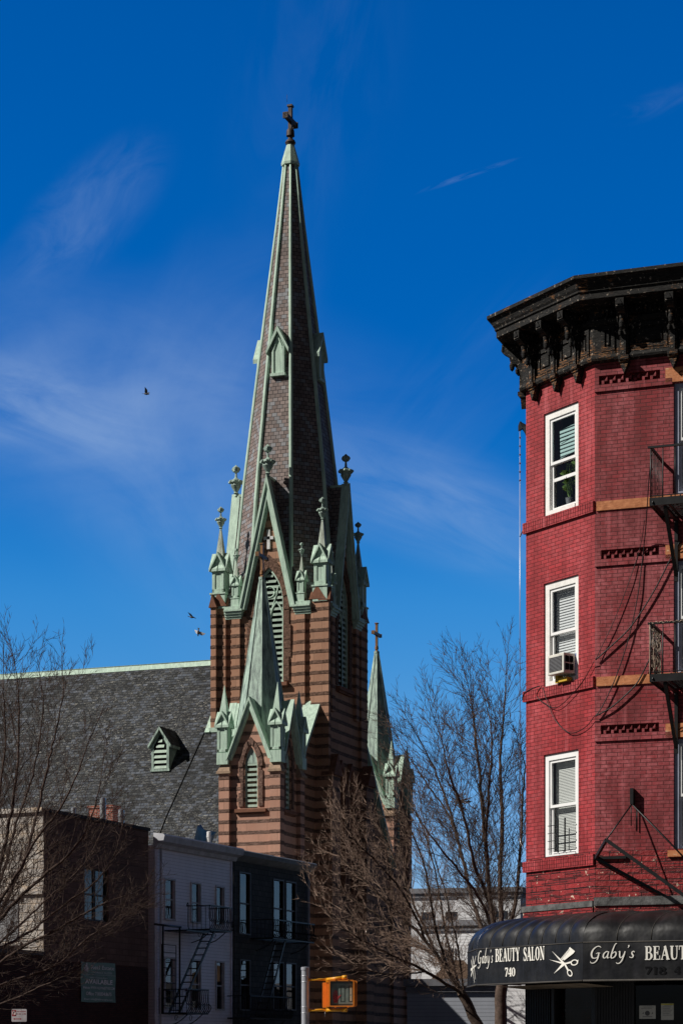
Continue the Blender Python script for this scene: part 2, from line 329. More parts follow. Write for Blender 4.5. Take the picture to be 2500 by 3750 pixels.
def m_siding(name, c, h=.115, drk=.35, rough=.55, vert=False):
    m = Mt(name, rough, .35); sp = m.n('ShaderNodeSeparateXYZ'); m.L(m.c.outputs['UV'], sp.inputs[0])
    fr = m.math('FRACT', m.math('DIVIDE', m.math('ADD', sp.outputs[1], 500*h), h)); n = m.noise(2, 5, .7, m.vec('Object', (1, 1, .3)))
    c_ = m.mix(m.rng(n, .4, .75, 0, .35), c, tuple(x*.6 for x in c)); c_ = m.mix(m.rng(fr, 0, .13, 1, 0), c_, tuple(x*drk for x in c)); m.col(c_); m.bump(m.math('SUBTRACT', 1.0, fr), .02); return m.m
SIDW = m_siding('white_clapboard', (.86, .84, .9), .125)
SIDB = m_siding('sunlit_white_siding', (.72, .72, .74), .16)
SIDG = m_siding('blue_grey_siding', (.33, .35, .40), .16)
def m_shingle():
    m = Mt('dark_green_shingle', .8, .2); c, f = m.brick(.3, .22, (.052, .052, .050), (.088, .088, .082), (.012, .014, .014), .01, bias=-.2); n = m.noise(1.5, 5); m.col(m.mix(m.rng(n, .4, .7, 0, .4), c, (.03, .032, .034))); m.bump(f, -.02); return m.m
SHING = m_shingle()
def m_stucco():
    m = Mt('brown_block_stucco', .9, .1); c, f = m.brick(.45, .22, (.15, .098, .082), (.21, .138, .115), (.10, .07, .06), .012); n = m.noise(.8, 6, .7); m.col(m.mix(m.rng(n, .4, .7, 0, .6), c, (.085, .058, .052))); m.bump(m.math('SUBTRACT', m.noise(9, 4), f), .012); return m.m
STUC = m_stucco()
def m_ashlar():
    m = Mt('cream_patchwork_stone', .85, .2); c, f = m.brick(.62, .30, (.36, .33, .31), (.50, .455, .41), (.42, .31, .22), .02, off=.37, ssm=1.0); n = m.noise(1.6, 5, .7); c = m.mix(m.rng(n, .5, .68), c, (.58, .44, .31)); m.col(m.mix(m.rng(m.noise(5, 4), .55, .8, 0, .5), c, (.28, .24, .22))); m.bump(f, -.02); return m.m
ASH = m_ashlar()
def m_brk(name, c1, c2, mo, w=.21, h=.07):
    m = Mt(name, .85, .2); c, f = m.brick(w, h, c1, c2, mo, .008); n = m.noise(1.3, 5); m.col(m.mix(m.rng(n, .45, .7, 0, .5), c, tuple(x*.5 for x in c1))); m.bump(f, -.01); return m.m
DKBR = m_brk('dark_brown_brick', (.055, .022, .017), (.085, .034, .026), (.03, .02, .018))
CHBR = m_brk('red_chimney_brick', (.22, .055, .035), (.32, .09, .055), (.42, .37, .33))
TANBR = m_brk('tan_brick', (.28, .2, .12), (.36, .26, .16), (.2, .17, .14))
TAR = plain('tar_roofing', (.05, .05, .055), .85, .2, var=.4)
GALV = plain('galvanised_pipe', (.36, .37, .38), .35, .5, .6, .25, 4)
TRIM = plain('grey_painted_trim', (.50, .51, .55), .55, .3, var=.25)
STONEW = plain('white_stone_trim', (.6, .6, .6), .7, .2)
TARP = plain('black_tarpaulin', (.008, .008, .009), .5, .25, sc=2, bump=.06)
YEL = plain('yellow_signal_paint', (.66, .30, .012), .4, .5, var=.2, sc=8)
ORG = plain('orange_signal_housing', (.76, .22, .022), .42, .5, var=.18, sc=8)
POLE = plain('grey_painted_steel', (.38, .39, .43), .42, .5, .2, .15, 9)
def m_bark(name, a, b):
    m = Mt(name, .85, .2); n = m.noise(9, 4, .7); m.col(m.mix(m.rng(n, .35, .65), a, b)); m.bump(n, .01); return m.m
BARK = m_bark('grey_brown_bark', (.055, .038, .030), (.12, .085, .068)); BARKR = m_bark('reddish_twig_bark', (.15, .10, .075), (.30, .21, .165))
def m_glass(name, tint, refl=.12):
    m = Mt(name); t = m.t; out = t.nodes['Material Output']; tr = m.n('ShaderNodeBsdfTransparent'); tr.inputs[0].default_value = (*tint, 1)
    gl = m.n('ShaderNodeBsdfGlossy'); gl.inputs['Roughness'].default_value = .02; gl.inputs[0].default_value = (1, 1, 1, 1)
    n = m.noise(.8, 2, .5); bp = m.n('ShaderNodeBump'); bp.inputs['Distance'].default_value = .01; m.L(n, bp.inputs['Height']); m.L(bp.outputs[0], gl.inputs['Normal'])
    lw = m.n('ShaderNodeLayerWeight'); lw.inputs[0].default_value = .5; fz = m.math('MULTIPLY', m.math('POWER', lw.outputs[1], 4.0), .6); mx = m.n('ShaderNodeMixShader')
    m.L(m.math('ADD', fz, refl), mx.inputs[0]); m.L(tr.outputs[0], mx.inputs[1]); m.L(gl.outputs[0], mx.inputs[2]); m.L(mx.outputs[0], out.inputs[0]); return m.m
GLASS = m_glass('window_glass', (.88, .91, .92), .07); GLASSR = m_glass('reflective_glass', (.4, .42, .45), .08)
def m_blind(name, c, h):
    m = Mt(name, .6, .3); sp = m.n('ShaderNodeSeparateXYZ'); m.L(m.c.outputs['UV'], sp.inputs[0]); w = m.math('SINE', m.math('MULTIPLY', sp.outputs[1], 2*math.pi/h)); m.col(m.mix(m.rng(w, -1, 1, 0, .35), c, tuple(x*.62 for x in c))); m.bump(w, h*.25); return m.m
BLIND = m_blind('pleated_shade', (.80, .80, .80), .05); SLAT = m_blind('slatted_blind', (.78, .77, .73), .028); CURT = m_blind('pale_green_curtain', (.42, .60, .58), .07)

# ------------------------------------------------------------------ ground
def sheet(name, x0, x1, y0, y1, z, mat):
    b = MB(); b.face([(x0, y0, z), (x1, y0, z), (x1, y1, z), (x0, y1, z)]); o = b.build(name, mat); o['kind'] = 'structure'; return o
ASPH = plain('asphalt', (.055, .055, .057), .9, .2, var=.35, sc=1.3, bump=.01); CONC = plain('concrete_pavement', (.27, .26, .24), .9, .2, var=.2, sc=.8)
EARTH = plain('city_ground', (.032, .03, .029), .95, .1, var=.4, sc=.2)
sheet('ground', -4000, 4000, -400, 6000, -.02, EARTH)
sheet('road', -60, 60, -20, 34, 0, ASPH)
b = MB(); a_ = Fr(-6.99, 81, 66)
for x0, x1, y0, y1 in ((-40, 60, -8.5, -3.2),): b.face([(x0, y0, .004), (x1, y0, .004), (x1, y1, .004), (x0, y1, .004)])
o = b.build('side_road', ASPH, None, (a_.o.x, a_.o.y, 0), a_.a); o['kind'] = 'structure'
b = MB(); b.box(-40, 60, -3.2, 0, -.02, .13); o = b.build('sidewalk', CONC, None, (a_.o.x, a_.o.y, 0), a_.a); o['kind'] = 'structure'
b = MB(); b.box(-7, 14, 34.0, 37.2, -.02, .12); o = b.build('corner_pavement', CONC); o['kind'] = 'structure'

exec_parts = []
# ================================================================== CHURCH
CHF = Fr(-3.384, 144.95, -20.5); H = 3.92
church = empty('church', (CHF.o.x, CHF.o.y, 0), CHF.a)
tag(church, 'brownstone gothic church with tall slate spire and green copper pinnacles', 'church')
rnd = random.Random(7)
# --- tower walls
b = MB(); hw = 3.72
win = arch(0, 1.02, 25.4, 30.6, 32.95)
for k in range(4):
    m4 = Matrix.Rotation(k*math.pi/2, 4, 'Z'); q = MB()
    q.prism([(-hw, 22.5), (-hw, 30.4), (-1.75, 30.4), (0, 38.0), (1.75, 30.4), (hw, 30.4), (hw, 22.5), (1.02, 22.5)]+[(x, z) for x, z in reversed(win)]+[(-1.02, 22.5)], -hw, -hw+.28)
    q.box(-1.02, 1.02, -hw, -hw+.28, 22.5, 25.4)
    q.box(-hw, hw, -hw, -hw+.5, 0, 22.5)
    # clustered pilasters with proud rock-faced courses
    for x0, x1 in ((-2.55, -1.98), (1.98, 2.55)): q.box(x0, x1, -H, -hw+.1, 23.6, 30.0)
    for x0, x1 in ((2.98, H),): q.box(x0, x1, -H, -2.98, 0, 30.7)
    q.box(-H, -3.55, -H-.28, -H+.05, 0, 30.6)
    for i in range(-34, 5):
        z0 = 27.9-.085+i*.68
        for x0, x1, y0, y1 in ((2.98, H, -H, -2.98), (-H, -3.55, -H-.28, -H+.05)):
            q.box(x0-.02, x1+.02, y0-.02, y1+.02, z0+.01, z0+.185, 1)
        if z0 > 23.6:
            for x0, x1 in ((-2.55, -1.98), (1.98, 2.55)): q.box(x0-.02, x1+.02, -H-.02, -hw-.01, z0+.01, z0+.185, 1)
    b.add([m4 @ Vector(v) for v in q.v], q.f); b.m[-len(q.m):] = q.m
tower = b.build('tower_wall', [BS_T, ROUGH], church)
# brownstone gabled caps on the corner piers
q = MB(); q.prism([(2.86, 30.6), (H+.1, 30.6), (3.44, 31.5)], -H-.1, -2.9); q.prism([(-H-.1, 30.6), (-2.86, 30.6), (-3.44, 31.5)], 2.9, H+.12, 0, 'x'); PC = q.build('pier_cap', CAPST, tower)
q = MB(); q.prism([(-H-.1, 30.5), (-3.45, 30.5), (-3.78, 31.35)], -H-.4, -3.5); PD = q.build('buttress_cap', CAPST, tower)
for k in (1, 2, 3): copyto(PC, tower, rz=k*math.pi/2); copyto(PD, tower, rz=k*math.pi/2)
# gable with copper rakes, arched surround, louvers; four of them
g0 = MB()
for s in (-1, 1):
    for (xo, t, ya, yb) in ((1.98, .13, -hw-.5, -hw+.1), (1.85, .24, -hw-.4, -hw+.15), (1.61, .1, -hw-.18, -hw)):   # base half width outside, thickness along x
        sl_ = 8.85/2.02; g0.prism([(s*xo, 30.25), (0, 30.25+sl_*xo), (0, 30.25+sl_*(xo-t)), (s*(xo-t), 30.25)], ya, yb)
G = g0.build('gable_rake', COP, tower)
rf = MB()
for s in (-1, 1): rf.face([(s*1.93, -hw, 30.3), (0, -hw, 38.75), (0, -1.9, 38.75), (s*1.93, -1.9, 30.3)], 0)
rf.box(-.08, .08, -hw, -2.2, 38.7, 38.85, 1)
rf.build('gable_roof', [SPSL, COP], G)
vb = MB(); oo = arch(0, 1.02+.52, 25.5, 30.6, 33.75, 7); ii = arch(0, 1.02, 25.5, 30.6, 32.95, 7)
def voussoirs(vb, oo, ii, y, step, rnd, th=.06):
    for s in (0, 1):
        z = oo[0][1]; j = 0
        x_o, x_i = (oo[0][0], ii[0][0]) if s == 0 else (oo[-1][0], ii[-1][0])
        while z < oo[1][1]-.05:
            z2 = min(z+step*rnd.choice((.8, 1.1, 1.4)), oo[1][1]); w = rnd.choice((0, 0, .12))*(1 if s == 0 else -1)
            a, c_ = sorted((x_o+w, x_i)); vb.box(a, c_, y-th-rnd.random()*.07, y+.02, z+.012, z2-.012); z = z2
    for k in range(1, len(oo)-2): vb.prism([oo[k], oo[k+1], ii[k+1], ii[k]], y-th-rnd.random()*.1, y+.02)
voussoirs(vb, oo, ii, -hw, .7, rnd)
vb.build('arch_surround', ROUGH, G)
tr = MB()
arch_ring(tr, arch(0, 1.02, 25.42, 30.6, 32.95), arch(0, .92, 25.5, 30.6, 32.75), -hw+.06, -hw+.27)
for s in (-1, 1): arch_ring(tr, arch(s*.48, .48, 25.5, 29.6, 30.75), arch(s*.48, .41, 25.5, 29.6, 30.62), -hw+.07, -hw+.2)
tr.box(-.07, .07, -hw+.04, -hw+.2, 25.4, 29.8)
tr.tube([(.36*math.cos(a*math.pi/8), -hw+.12, 31.35+.36*math.sin(a*math.pi/8)) for a in range(17)], .055, 6)
tr.tube([(-.1, -hw+.12, 29.7), (-.2, -hw+.12, 30.4), (-.5, -hw+.12, 31.2), (-.55, -hw+.12, 31.6)], .05, 5); tr.tube([(.1, -hw+.12, 29.7), (.2, -hw+.12, 30.4), (.5, -hw+.12, 31.2), (.55, -hw+.12, 31.6)], .05, 5)
T_ = tr.build('tracery', COP, G)
lv = MB(); z = 25.5
while z < 32.4:
    w = .9 if z < 30.7 else max(.1, .9*(1-((z-30.7)/2.0)**1.5))
    lv.add([(-w, -hw+.13, z), (w, -hw+.13, z), (w, -hw+.27, z+.2), (-w, -hw+.27, z+.2)], [(0, 1, 2, 3)]); lv.box(-w, w, -hw+.12, -hw+.14, z-.02, z+.14); z += .36
lv.prism(arch(0, 1.0, 25.42, 30.6, 32.9), -hw+.272, -hw+.275, 1)
lv.build('louvers', [LOUV, BLACK], G)
sl = MB(); sl.box(-1.35, 1.35, -hw-.3, -hw+.3, 25.18, 25.42); sl.box(-1.25, 1.25, -hw-.2, -hw+.3, 25.05, 25.18); sl.build('window_sill', CAPST, G)
st = MB(); st.box(-.1, .1, -hw-.12, -hw+.02, 34.1, 35.35); st.box(-.33, .33, -hw-.12, -hw+.02, 34.72, 34.92); st.build('cross_relief', STONEW, G)
def finial(mb, x, y, z, k=1.0, n=8):
    mb.lathe([(.1*k, z), (.07*k, z+.12*k), (.16*k, z+.2*k), (.1*k, z+.26*k), (.2*k, z+.42*k), (.32*k, z+.62*k), (.30*k, z+.72*k), (.4*k, z+.8*k), (.38*k, z+.92*k), (.2*k, z+.98*k), (.08*k, z+1.1*k), (.06*k, z+1.38*k), (.2*k, z+1.45*k), (.22*k, z+1.68*k), (.12*k, z+1.74*k), (.02*k, z+1.84*k)], x, y, n)
    for i in range(n):
        a = 2*math.pi*i/n+.2; mb.lathe([(.01, z+.74*k), (.09*k, z+.8*k), (.09*k, z+.88*k), (.01, z+.94*k)], x+.37*k*math.cos(a), y+.37*k*math.sin(a), 5)
        if i % 2 == 0: mb.lathe([(.01, z+1.48*k), (.06*k, z+1.54*k), (.06*k, z+1.62*k), (.01, z+1.68*k)], x+.2*k*math.cos(a), y+.2*k*math.sin(a), 5)
fm = MB(); finial(fm, 0, -hw-.2, 38.75, 1.15); fm.build('finial', COPD, G)
for k in (1, 2, 3): copyto(G, tower, rz=k*math.pi/2)
# copper cornice over the pilasters
for k in range(4):
    for s in (-1, 1):
        q = MB()
        for (e, za, zb) in ((0.02, 29.72, 29.86), (.1, 29.86, 30.02), (.2, 30.02, 30.18), (.3, 30.18, 30.3), (.22, 30.3, 30.5)):
            x0, x1 = 1.9-e*.6, 3.0
            q.box(min(s*x0, s*x1), max(s*x0, s*x1), -H-e, -hw+.1, za, zb)
        q.build('cornice', COP, tower, rz=k*math.pi/2)
o8 = [(3.72*math.cos(math.pi/8+i*math.pi/4), 3.72*math.sin(math.pi/8+i*math.pi/4), 33.0) for i in range(8)]
for k in range(4):
    br = MB(); a = R(45+90*k); cx_, cy_ = 3.7*math.copysign(1, math.cos(a)), 3.7*math.copysign(1, math.sin(a))
    p, q = o8[(2*k) % 8], o8[(2*k+1) % 8]
    br.face([(cx_, cy_, 30.45), p, q]); br.face([(cx_, cy_, 30.45), (p[0], p[1], 30.4), p]); br.face([(cx_, cy_, 30.45), q, (q[0], q[1], 30.4)])
    br.build('broach_roof', SPSL, tower)
# pinnacles
def pinnacle(k=1.0, slim=False, fin=True):
    q = MB(); e = .5*k
    q.box(-e, e, -e, e, 0, .95*k); q.box(-e*1.12, e*1.12, -e*1.12, e*1.12, .95*k, 1.05*k); q.box(-e*.78, e*.78, -e*.78, e*.78, 1.05*k, 2.9*k)
    for i in range(4):
        t = MB(); c = e*.78
        for s in (-1, 1): t.box(min(s*c, s*c*.66), max(s*c, s*c*.66), -c-.06*k, -c, 1.05*k, 2.75*k)
        t.box(-c, c, -c-.06*k, -c, 1.05*k, 1.3*k)
        a_o, a_i = arch(0, c*.7, 1.3*k, 2.2*k, 2.8*k, 4), arch(0, c*.55, 1.3*k, 2.2*k, 2.65*k, 4); arch_ring(t, a_o, a_i, -c-.05*k, -c)
        for s in (-1, 1): t.prism([(s*c*1.45, 2.45*k), (s*c*1.45, 2.62*k), (0, 3.72*k), (0, 3.5*k)], -c-.22*k, -c*.1)
        t.prism([(-c*1.1, 2.6*k), (0, 3.5*k), (c*1.1, 2.6*k)], -c-.05*k, -c*.1)
        m4 = Matrix.Rotation(i*math.pi/2, 4, 'Z'); q.add([m4 @ Vector(v) for v in t.v], t.f)
    q.frus(4, e*.9, .05*k, 2.9*k, 5.45*k if fin else 5.0*k, m=1)
    return q
p0 = pinnacle(); P = p0.build('pinnacle', [COP, COPW], tower, (-3.5, -3.5, 30.45)); fm = MB(); finial(fm, 0, 0, 5.2, .86); fm.build('finial', COPD, P)
for x, y in ((3.62, -3.5), (3.5, 3.5), (-3.5, 3.5)): copyto(P, tower, (x, y, 30.45))
p1 = pinnacle(.55); P1 = p1.build('small_pinnacle', [COP, COPW], tower, (-2.28, -3.75, 30.5)); fm = MB(); finial(fm, 0, 0, 2.95, .5); fm.build('finial', COPD, P1)
for k in range(4):
    for s in (-1, 1):
        if k == 0 and s == -1: continue
        v = Matrix.Rotation(k*math.pi/2, 3, 'Z') @ Vector((s*2.28, -3.75, 30.5)); copyto(P1, tower, v)
# --- spire
def octw(z):     # corner radius of the spire at height z
    L = ((30.4, 3.66), (33.0, 3.64), (39.0, 3.05), (44.2, 2.42), (56.1, .92), (60.5, .42))
    for (a, ra), (c, rc) in zip(L, L[1:]):
        if z <= c: return ra+(rc-ra)*(z-a)/(c-a)
    return .42
b = MB()
zl = [30.4, 33.0, 39.0, 44.2, 50, 56.1, 60.5]
for za, zb in zip(zl, zl[1:]): b.frus(8, octw(za), octw(zb), za, zb, cap=False)
spire = b.build('spire', SPSL, church)
rb = MB(); a = math.pi/8; ca, sa = math.cos(a), math.sin(a)
for r_, s_, e_ in ((.14, 1, .02), (.065, 0, .1)):
    pts = [(ca*(octw(z)+e_*.6), sa*(octw(z)+e_*.6), z) for z in zl]; rb.tube(pts, [r_*(1 if z < 55 else .8 if z < 60 else .55) for z in zl], 6)
RB = rb.build('rib', COP, spire)
for k in range(1, 8): copyto(RB, spire, rz=k*math.pi/4)
b = MB(); b.frus(8, .60, .62, 60.35, 60.5); b.frus(8, .62, .26, 60.5, 61.75); b.build('spire_cap', COP, spire)
def cross(z0, z1, za, w, arm, rings=True, kb=1.0):
    q = MB()
    if rings: q.lathe([(.1*kb, z0), (.28*kb, z0+.05), (.36*kb, z0+.2*kb), (.28*kb, z0+.36*kb), (.16*kb, z0+.42*kb), (.16*kb, z0+.6*kb), (.28*kb, z0+.64*kb), (.26*kb, z0+1.0*kb), (.2*kb, z0+1.1*kb)], 0, 0, 12)
    q.box(-w*.4, w*.4, -w*.45, w*.45, z0+.2, z1); q.box(-w*.6, w*.6, -w*.65, w*.65, z1-.12*kb, z1); q.box(-w*.44, w*.44, -arm, arm, za-w/2, za+w/2)
    for s in (-1, 1): q.box(-w*.6, w*.6, min(s*arm, s*(arm-.14*kb)), max(s*arm, s*(arm-.14*kb)), za-w*.65, za+w*.65)
    return q
q = cross(61.7, 64.4, 63.4, .29, .95); q.tube([(-.2, -.1, 64.6), (-.2, -.1, 65.1)], .012, 4); q.build('cross', CROSS, spire)
# lucarnes
zb_ = 45.9; ap = octw(zb_)*math.cos(math.pi/8)
q = MB(); yf = -ap-.12
q.box(-.44, .44, yf, -ap+1.0, zb_, zb_+1.75); q.prism([(-.44, zb_+1.75), (0, zb_+2.75), (.44, zb_+1.75)], yf, -ap+1.0)
for s in (-1, 1):
    q.prism([(s*.78, zb_+1.35), (s*.80, zb_+1.62), (0, zb_+3.15), (0, zb_+2.8)], yf-.2, -ap+1.2)
    q.box(min(s*.44, s*.3), max(s*.44, s*.3), yf-.07, yf, zb_+.1, zb_+1.8)
q.box(-.52, .52, yf-.16, yf+.3, zb_-.12, zb_+.06)
q.prism([(-.34, zb_+1.7), (0, zb_+2.6), (.34, zb_+1.7), (.28, zb_+1.6), (0, zb_+2.4), (-.28, zb_+1.6)], yf-.07, yf)
LU = q.build('lucarne', COP, spire)
for k in (1, 2, 3): copyto(LU, spire, rz=k*math.pi/2)
# --- turrets
def turret(x, y):
    root = MB(); h = 1.7; q = root
    wn_ = arch(0, .42, 16.1, 18.6, 19.8)
    for k in range(4):
        t = MB(); m4 = Matrix.Rotation(k*math.pi/2, 4, 'Z')
        t.prism([(-h, 15), (-h, 19.1), (-1.3, 19.1), (0, 22.2), (1.3, 19.1), (h, 19.1), (h, 15), (.42, 15)]+[(a, c) for a, c in reversed(wn_)]+[(-.42, 15)], -h, -h+.35)
        t.box(-.42, .42, -h, -h+.35, 15, 16.1); t.prism(wn_, -h+.34, -h+.36); t.box(-h, h, -h, -h+.35, 0, 15)
        t.box(h-.38, h+.28, -h-.28, -h+.38, 0, 18.35)
        for i in range(-23, 5):
            z0 = 15.28-.085+i*.66; t.box(h-.40, h+.30, -h-.30, -h+.40, z0+.01, z0+.18, 1)
        q.add([m4 @ Vector(v) for v in t.v], t.f); q.m[-len(t.m):] = t.m
    T = q.build('turret', [BS_U, ROUGH2], church, (x, y, 0))
    c = MB(); e = h+.0
    for k in range(4):
        t = MB(); t.add([(h-.45, -h-.36, 18.35), (h+.36, -h-.36, 18.35), (h+.36, -h+.45, 18.35), (h-.45, -h+.45, 18.35), (h-.35, -h-.0, 19.1), (h+.05, -h-.0, 19.1), (h+.05, -h+.35, 19.1), (h-.35, -h+.35, 19.1)],
              [(0, 1, 5, 4), (1, 2, 6, 5), (2, 3, 7, 6), (3, 0, 4, 7), (0, 3, 2, 1), (4, 5, 6, 7)]); t.box(h-.5, h+.4, -h-.4, -h+.5, 18.2, 18.35)
        c.add([Matrix.Rotation(k*math.pi/2, 4, 'Z') @ Vector(v) for v in t.v], t.f)
    c.build('buttress_cap', SAND, T)
    w = MB(); voussoirs(w, arch(0, .78, 16.2, 18.6, 20.35, 6), arch(0, .5, 16.2, 18.6, 19.95, 6), -h, .6, rnd, .04); w.box(-1.0, 1.0, -h-.2, -h+.1, 15.85, 16.05, 1); w.box(-.9, .9, -h-.12, -h+.1, 15.75, 15.85, 1)
    Wd = w.build('window_surround', [ROUGH2, CAPST], T)
    lv = MB(); arch_ring(lv, arch(0, .42, 16.12, 18.6, 19.8), arch(0, .34, 16.2, 18.6, 19.65), -h+.1, -h+.3, 0); z = 16.2
    while z < 19.4:
        wd = .34 if z < 18.7 else max(.06, .34*(1-((z-18.7)/1.0)**1.5)); lv.add([(-wd, -h+.12, z), (wd, -h+.12, z), (wd, -h+.4, z+.22), (-wd, -h+.4, z+.22)], [(0, 1, 2, 3)]); lv.box(-wd, wd, -h+.105, -h+.125, z-.02, z+.13); z += .31
    Lv = lv.build('louvers', LOUV, T)
    r = MB()
    for s in (-1, 1):
        for (xo, t_, ya, yb) in ((1.52, .1, -h-.4, -h+.05), (1.42, .2, -h-.3, -h+.1)): sl_ = 3.75/1.52; r.prism([(s*xo, 19.0), (0, 19.0+sl_*xo), (0, 19.0+sl_*(xo-t_)), (s*(xo-t_), 19.0)], ya, yb)
    for s in (-1, 1): r.face([(s*1.5, -h+.02, 18.95), (0, -h+.02, 22.7), (0, -.4, 22.7), (s*1.5, -.4, 18.95)])
    Rk = r.build('gable_rake', COP, T)
    for k in (1, 2, 3):
        for o in (Wd, Lv, Rk): copyto(o, T, rz=k*math.pi/2)
    s8 = MB(); s8.frus(8, 1.74, .14, 19.9, 30.2, cap=False); s8.frus(8, 1.74, 1.74, 18.8, 19.9, cap=False)
    for i in range(8):
        a = math.pi/8+i*math.pi/4; s8.tube([(1.74*math.cos(a), 1.74*math.sin(a), 19.9), (.14*math.cos(a), .14*math.sin(a), 30.2)], [.05, .035], 5)
    s8.frus(8, .2, .2, 30.1, 30.25)
    s8.build('turret_spire', COPD, T)
    cross(30.1, 32.3, 31.5, .2, .8, True, .5).build('cross', GOLDX, T)
    pn = MB(); e = .36
    pn.box(-e, e, -e, e, -.45, .25); pn.box(-e*.85, e*.85, -e*.85, e*.85, .25, 2.1)
    for i in range(4):
        t = MB(); c_ = e*.85
        for s in (-1, 1): t.box(min(s*c_, s*c_*.7), max(s*c_, s*c_*.7), -c_-.04, -c_, .3, 2.1); t.prism([(s*c_*1.5, 1.75), (s*c_*1.5, 1.9), (0, 2.75), (0, 2.55)], -c_-.16, -c_*.1)
        arch_ring(t, arch(0, c_*.7, .4, 1.5, 2.05, 4), arch(0, c_*.55, .4, 1.5, 1.95, 4), -c_-.035, -c_); t.box(-c_, c_, -c_-.04, -c_, .3, .45); t.prism([(-c_*1.1, 1.9), (0, 2.55), (c_*1.1, 1.9)], -c_-.02, -c_*.1)
        pn.add([Matrix.Rotation(i*math.pi/2, 4, 'Z') @ Vector(v) for v in t.v], t.f)
    pn.frus(4, .42, .01, 2.1, 4.35)
    pp = pn.build('turret_pinnacle', COP, T, (-h-.02, -h-.02, 19.2))
    for dx, dy in ((1, -1), (1, 1), (-1, 1)): copyto(pp, T, (dx*(h+.02), dy*(h+.02), 19.2))
    return T
T1 = turret(3.2, -12.6)
T2 = copyto(T1, church, (1.45, 12.98, 0))
# --- nave
mr = 1.27; zr = 27.75
def zroof(y): return zr-mr*abs(y)
b = MB()
for s in (-1, 1):
    ys = [0, 4, 8, 12.5]
    for y0, y1 in zip(ys, ys[1:]): b.face([(-70, s*y0, zroof(y0)), (2.8, s*y0, zroof(y0)), (2.8, s*y1, zroof(y1)), (-70, s*y1, zroof(y1))])
nr = b.build('nave_roof', SLATE, church, recalc=True)
b = MB(); b.box(-70, 2.6, -11.9, 11.9, 0, zroof(12.2)); b.face([(-70, -12.5, zroof(12.5)), (-70, 0, zr), (-70, 12.5, zroof(12.5))]); b.build('nave_wall', BS_U, church)
b = MB(); b.prism([(-.24, zr-.24), (-.08, zr+.10), (.08, zr+.10), (.24, zr-.24)], -70, -3.4, 0, 'x'); b.tube([(-70, 0, zr+.13), (-3.5, 0, zr+.13)], .06, 6); b.tube([(-25.8, 0, zr+.1), (-25.8, 0, zr+.65)], .02, 4); b.build('ridge_cap', COP, nr)
# flashing where the roof meets the tower, and the dark conductor cable down the slates
b = MB()
for (xa, xb) in ((-4.6, -1.2),): b.obox((xa+.6, -4.2, zroof(4.2)+.1), (xb, -4.2, zroof(4.2)+.1), .2, .3)
b.obox((-4.1, -3.4, zroof(3.4)+.1), (-4.1, -4.35, zroof(4.35)+.1), .35, .15); b.build('roof_flashing', COP, nr); b = MB(); b.obox((1.0, -4.1, zroof(4.2)+.2), (2.5, -4.1, zroof(4.2)+.2), .3, .5)
b.build('roof_flashing', COP, nr)
b = MB(); b.tube([(-4.35, -4.3, zroof(4.3)+.05), (-4.55, -6, zroof(6)+.05), (-4.9, -9, zroof(9)+.05), (-5.0, -12, zroof(12)+.05)], .035, 5); b.build('conductor_cable', IRON, nr)
# parapet of the entrance front with its sloping copper coping
b = MB(); pz = lambda y: zroof(y)+.75
b.prism([(-3.6, 0), (-3.6, pz(3.6)), (-11.2, pz(11.2)), (-11.2, 0)], 2.8, 3.25, 0, 'x'); b.prism([(3.6, 0), (3.6, pz(3.6)), (11.2, pz(11.2)), (11.2, 0)], 2.8, 3.25, 0, 'x'); pf = b.build('front_parapet', BS_T, church)
for s in (-1, 1):
    b = MB(); b.prism([(s*3.7, pz(3.7)), (s*3.7, pz(3.7)+.35), (s*11, pz(11)+.35), (s*11, pz(11))], 2.45, 3.6, 0, 'x'); b.prism([(s*3.7, pz(3.7)-.2), (s*3.7, pz(3.7)), (s*11, pz(11)), (s*11, pz(11)-.2)], 2.62, 3.42, 0, 'x')
    b.build('coping', COP, pf)
# lower buttresses and blind lancets on the entrance side of the tower
b = MB()
for y0 in (-3.95, 2.5):
    b.box(H-.2, H+.55, y0, y0+1.45, 0, 19.3); b.prism([(y0-.1, 19.3), (y0+.72, 20.7), (y0+1.55, 19.3)], H-.2, H+.7, 1, 'x')
    arch_ring(b, [(x, z) for x, z in arch(y0+.72, .5, 14.5, 17.6, 18.7)], [(x, z) for x, z in arch(y0+.72, .42, 14.5, 17.6, 18.5)], 0, 0)
for yy in (-.95, .95):
    o_, i_ = arch(yy, .85, 12, 18.5, 20.6), arch(yy, .62, 12, 18.5, 20.2)
    for k in range(len(o_)-1): b.prism([o_[k], o_[k+1], i_[k+1], i_[k]], hw-.05, H+.12, 1, 'x')
b.build('lower_buttress', [BS_T, CAPST], tower)
# roof dormer with louvers
dx0, dz0 = None, None
def on_roof(px, py):     # photograph point on the near roof slope, church frame
    o = CHF.loc(0, 0); D = ((px-CX)/F_PX, 1.0); d = (D[0]*CHF.c+D[1]*CHF.s, -D[0]*CHF.s+D[1]*CHF.c); dz = (HY-py)/F_PX
    t = (zr+mr*o[1]-EYE)/(dz-mr*d[1]); return o[0]+t*d[0], o[1]+t*d[1], EYE+t*dz
dx, dy, dz = on_roof(589, 2822)
q = MB(); yb = dy-.05; hd = .62
q.box(-hd, hd, -.05, 2.0, 0, 1.6, 0)
for s in (-1, 1):
    q.prism([(s*.8, 1.42), (s*.82, 1.6), (0, 2.82), (0, 2.62)], -.28, 2.3); q.prism([(s*hd, .05), (s*hd, 1.75), (s*.46, 1.75), (s*.46, .05)], -.12, -.04)
    q.face([(s*.82, -.2, 1.6), (0, -.2, 2.84), (0, 2.3, 2.84), (s*.82, 2.0, 1.6)], 1)
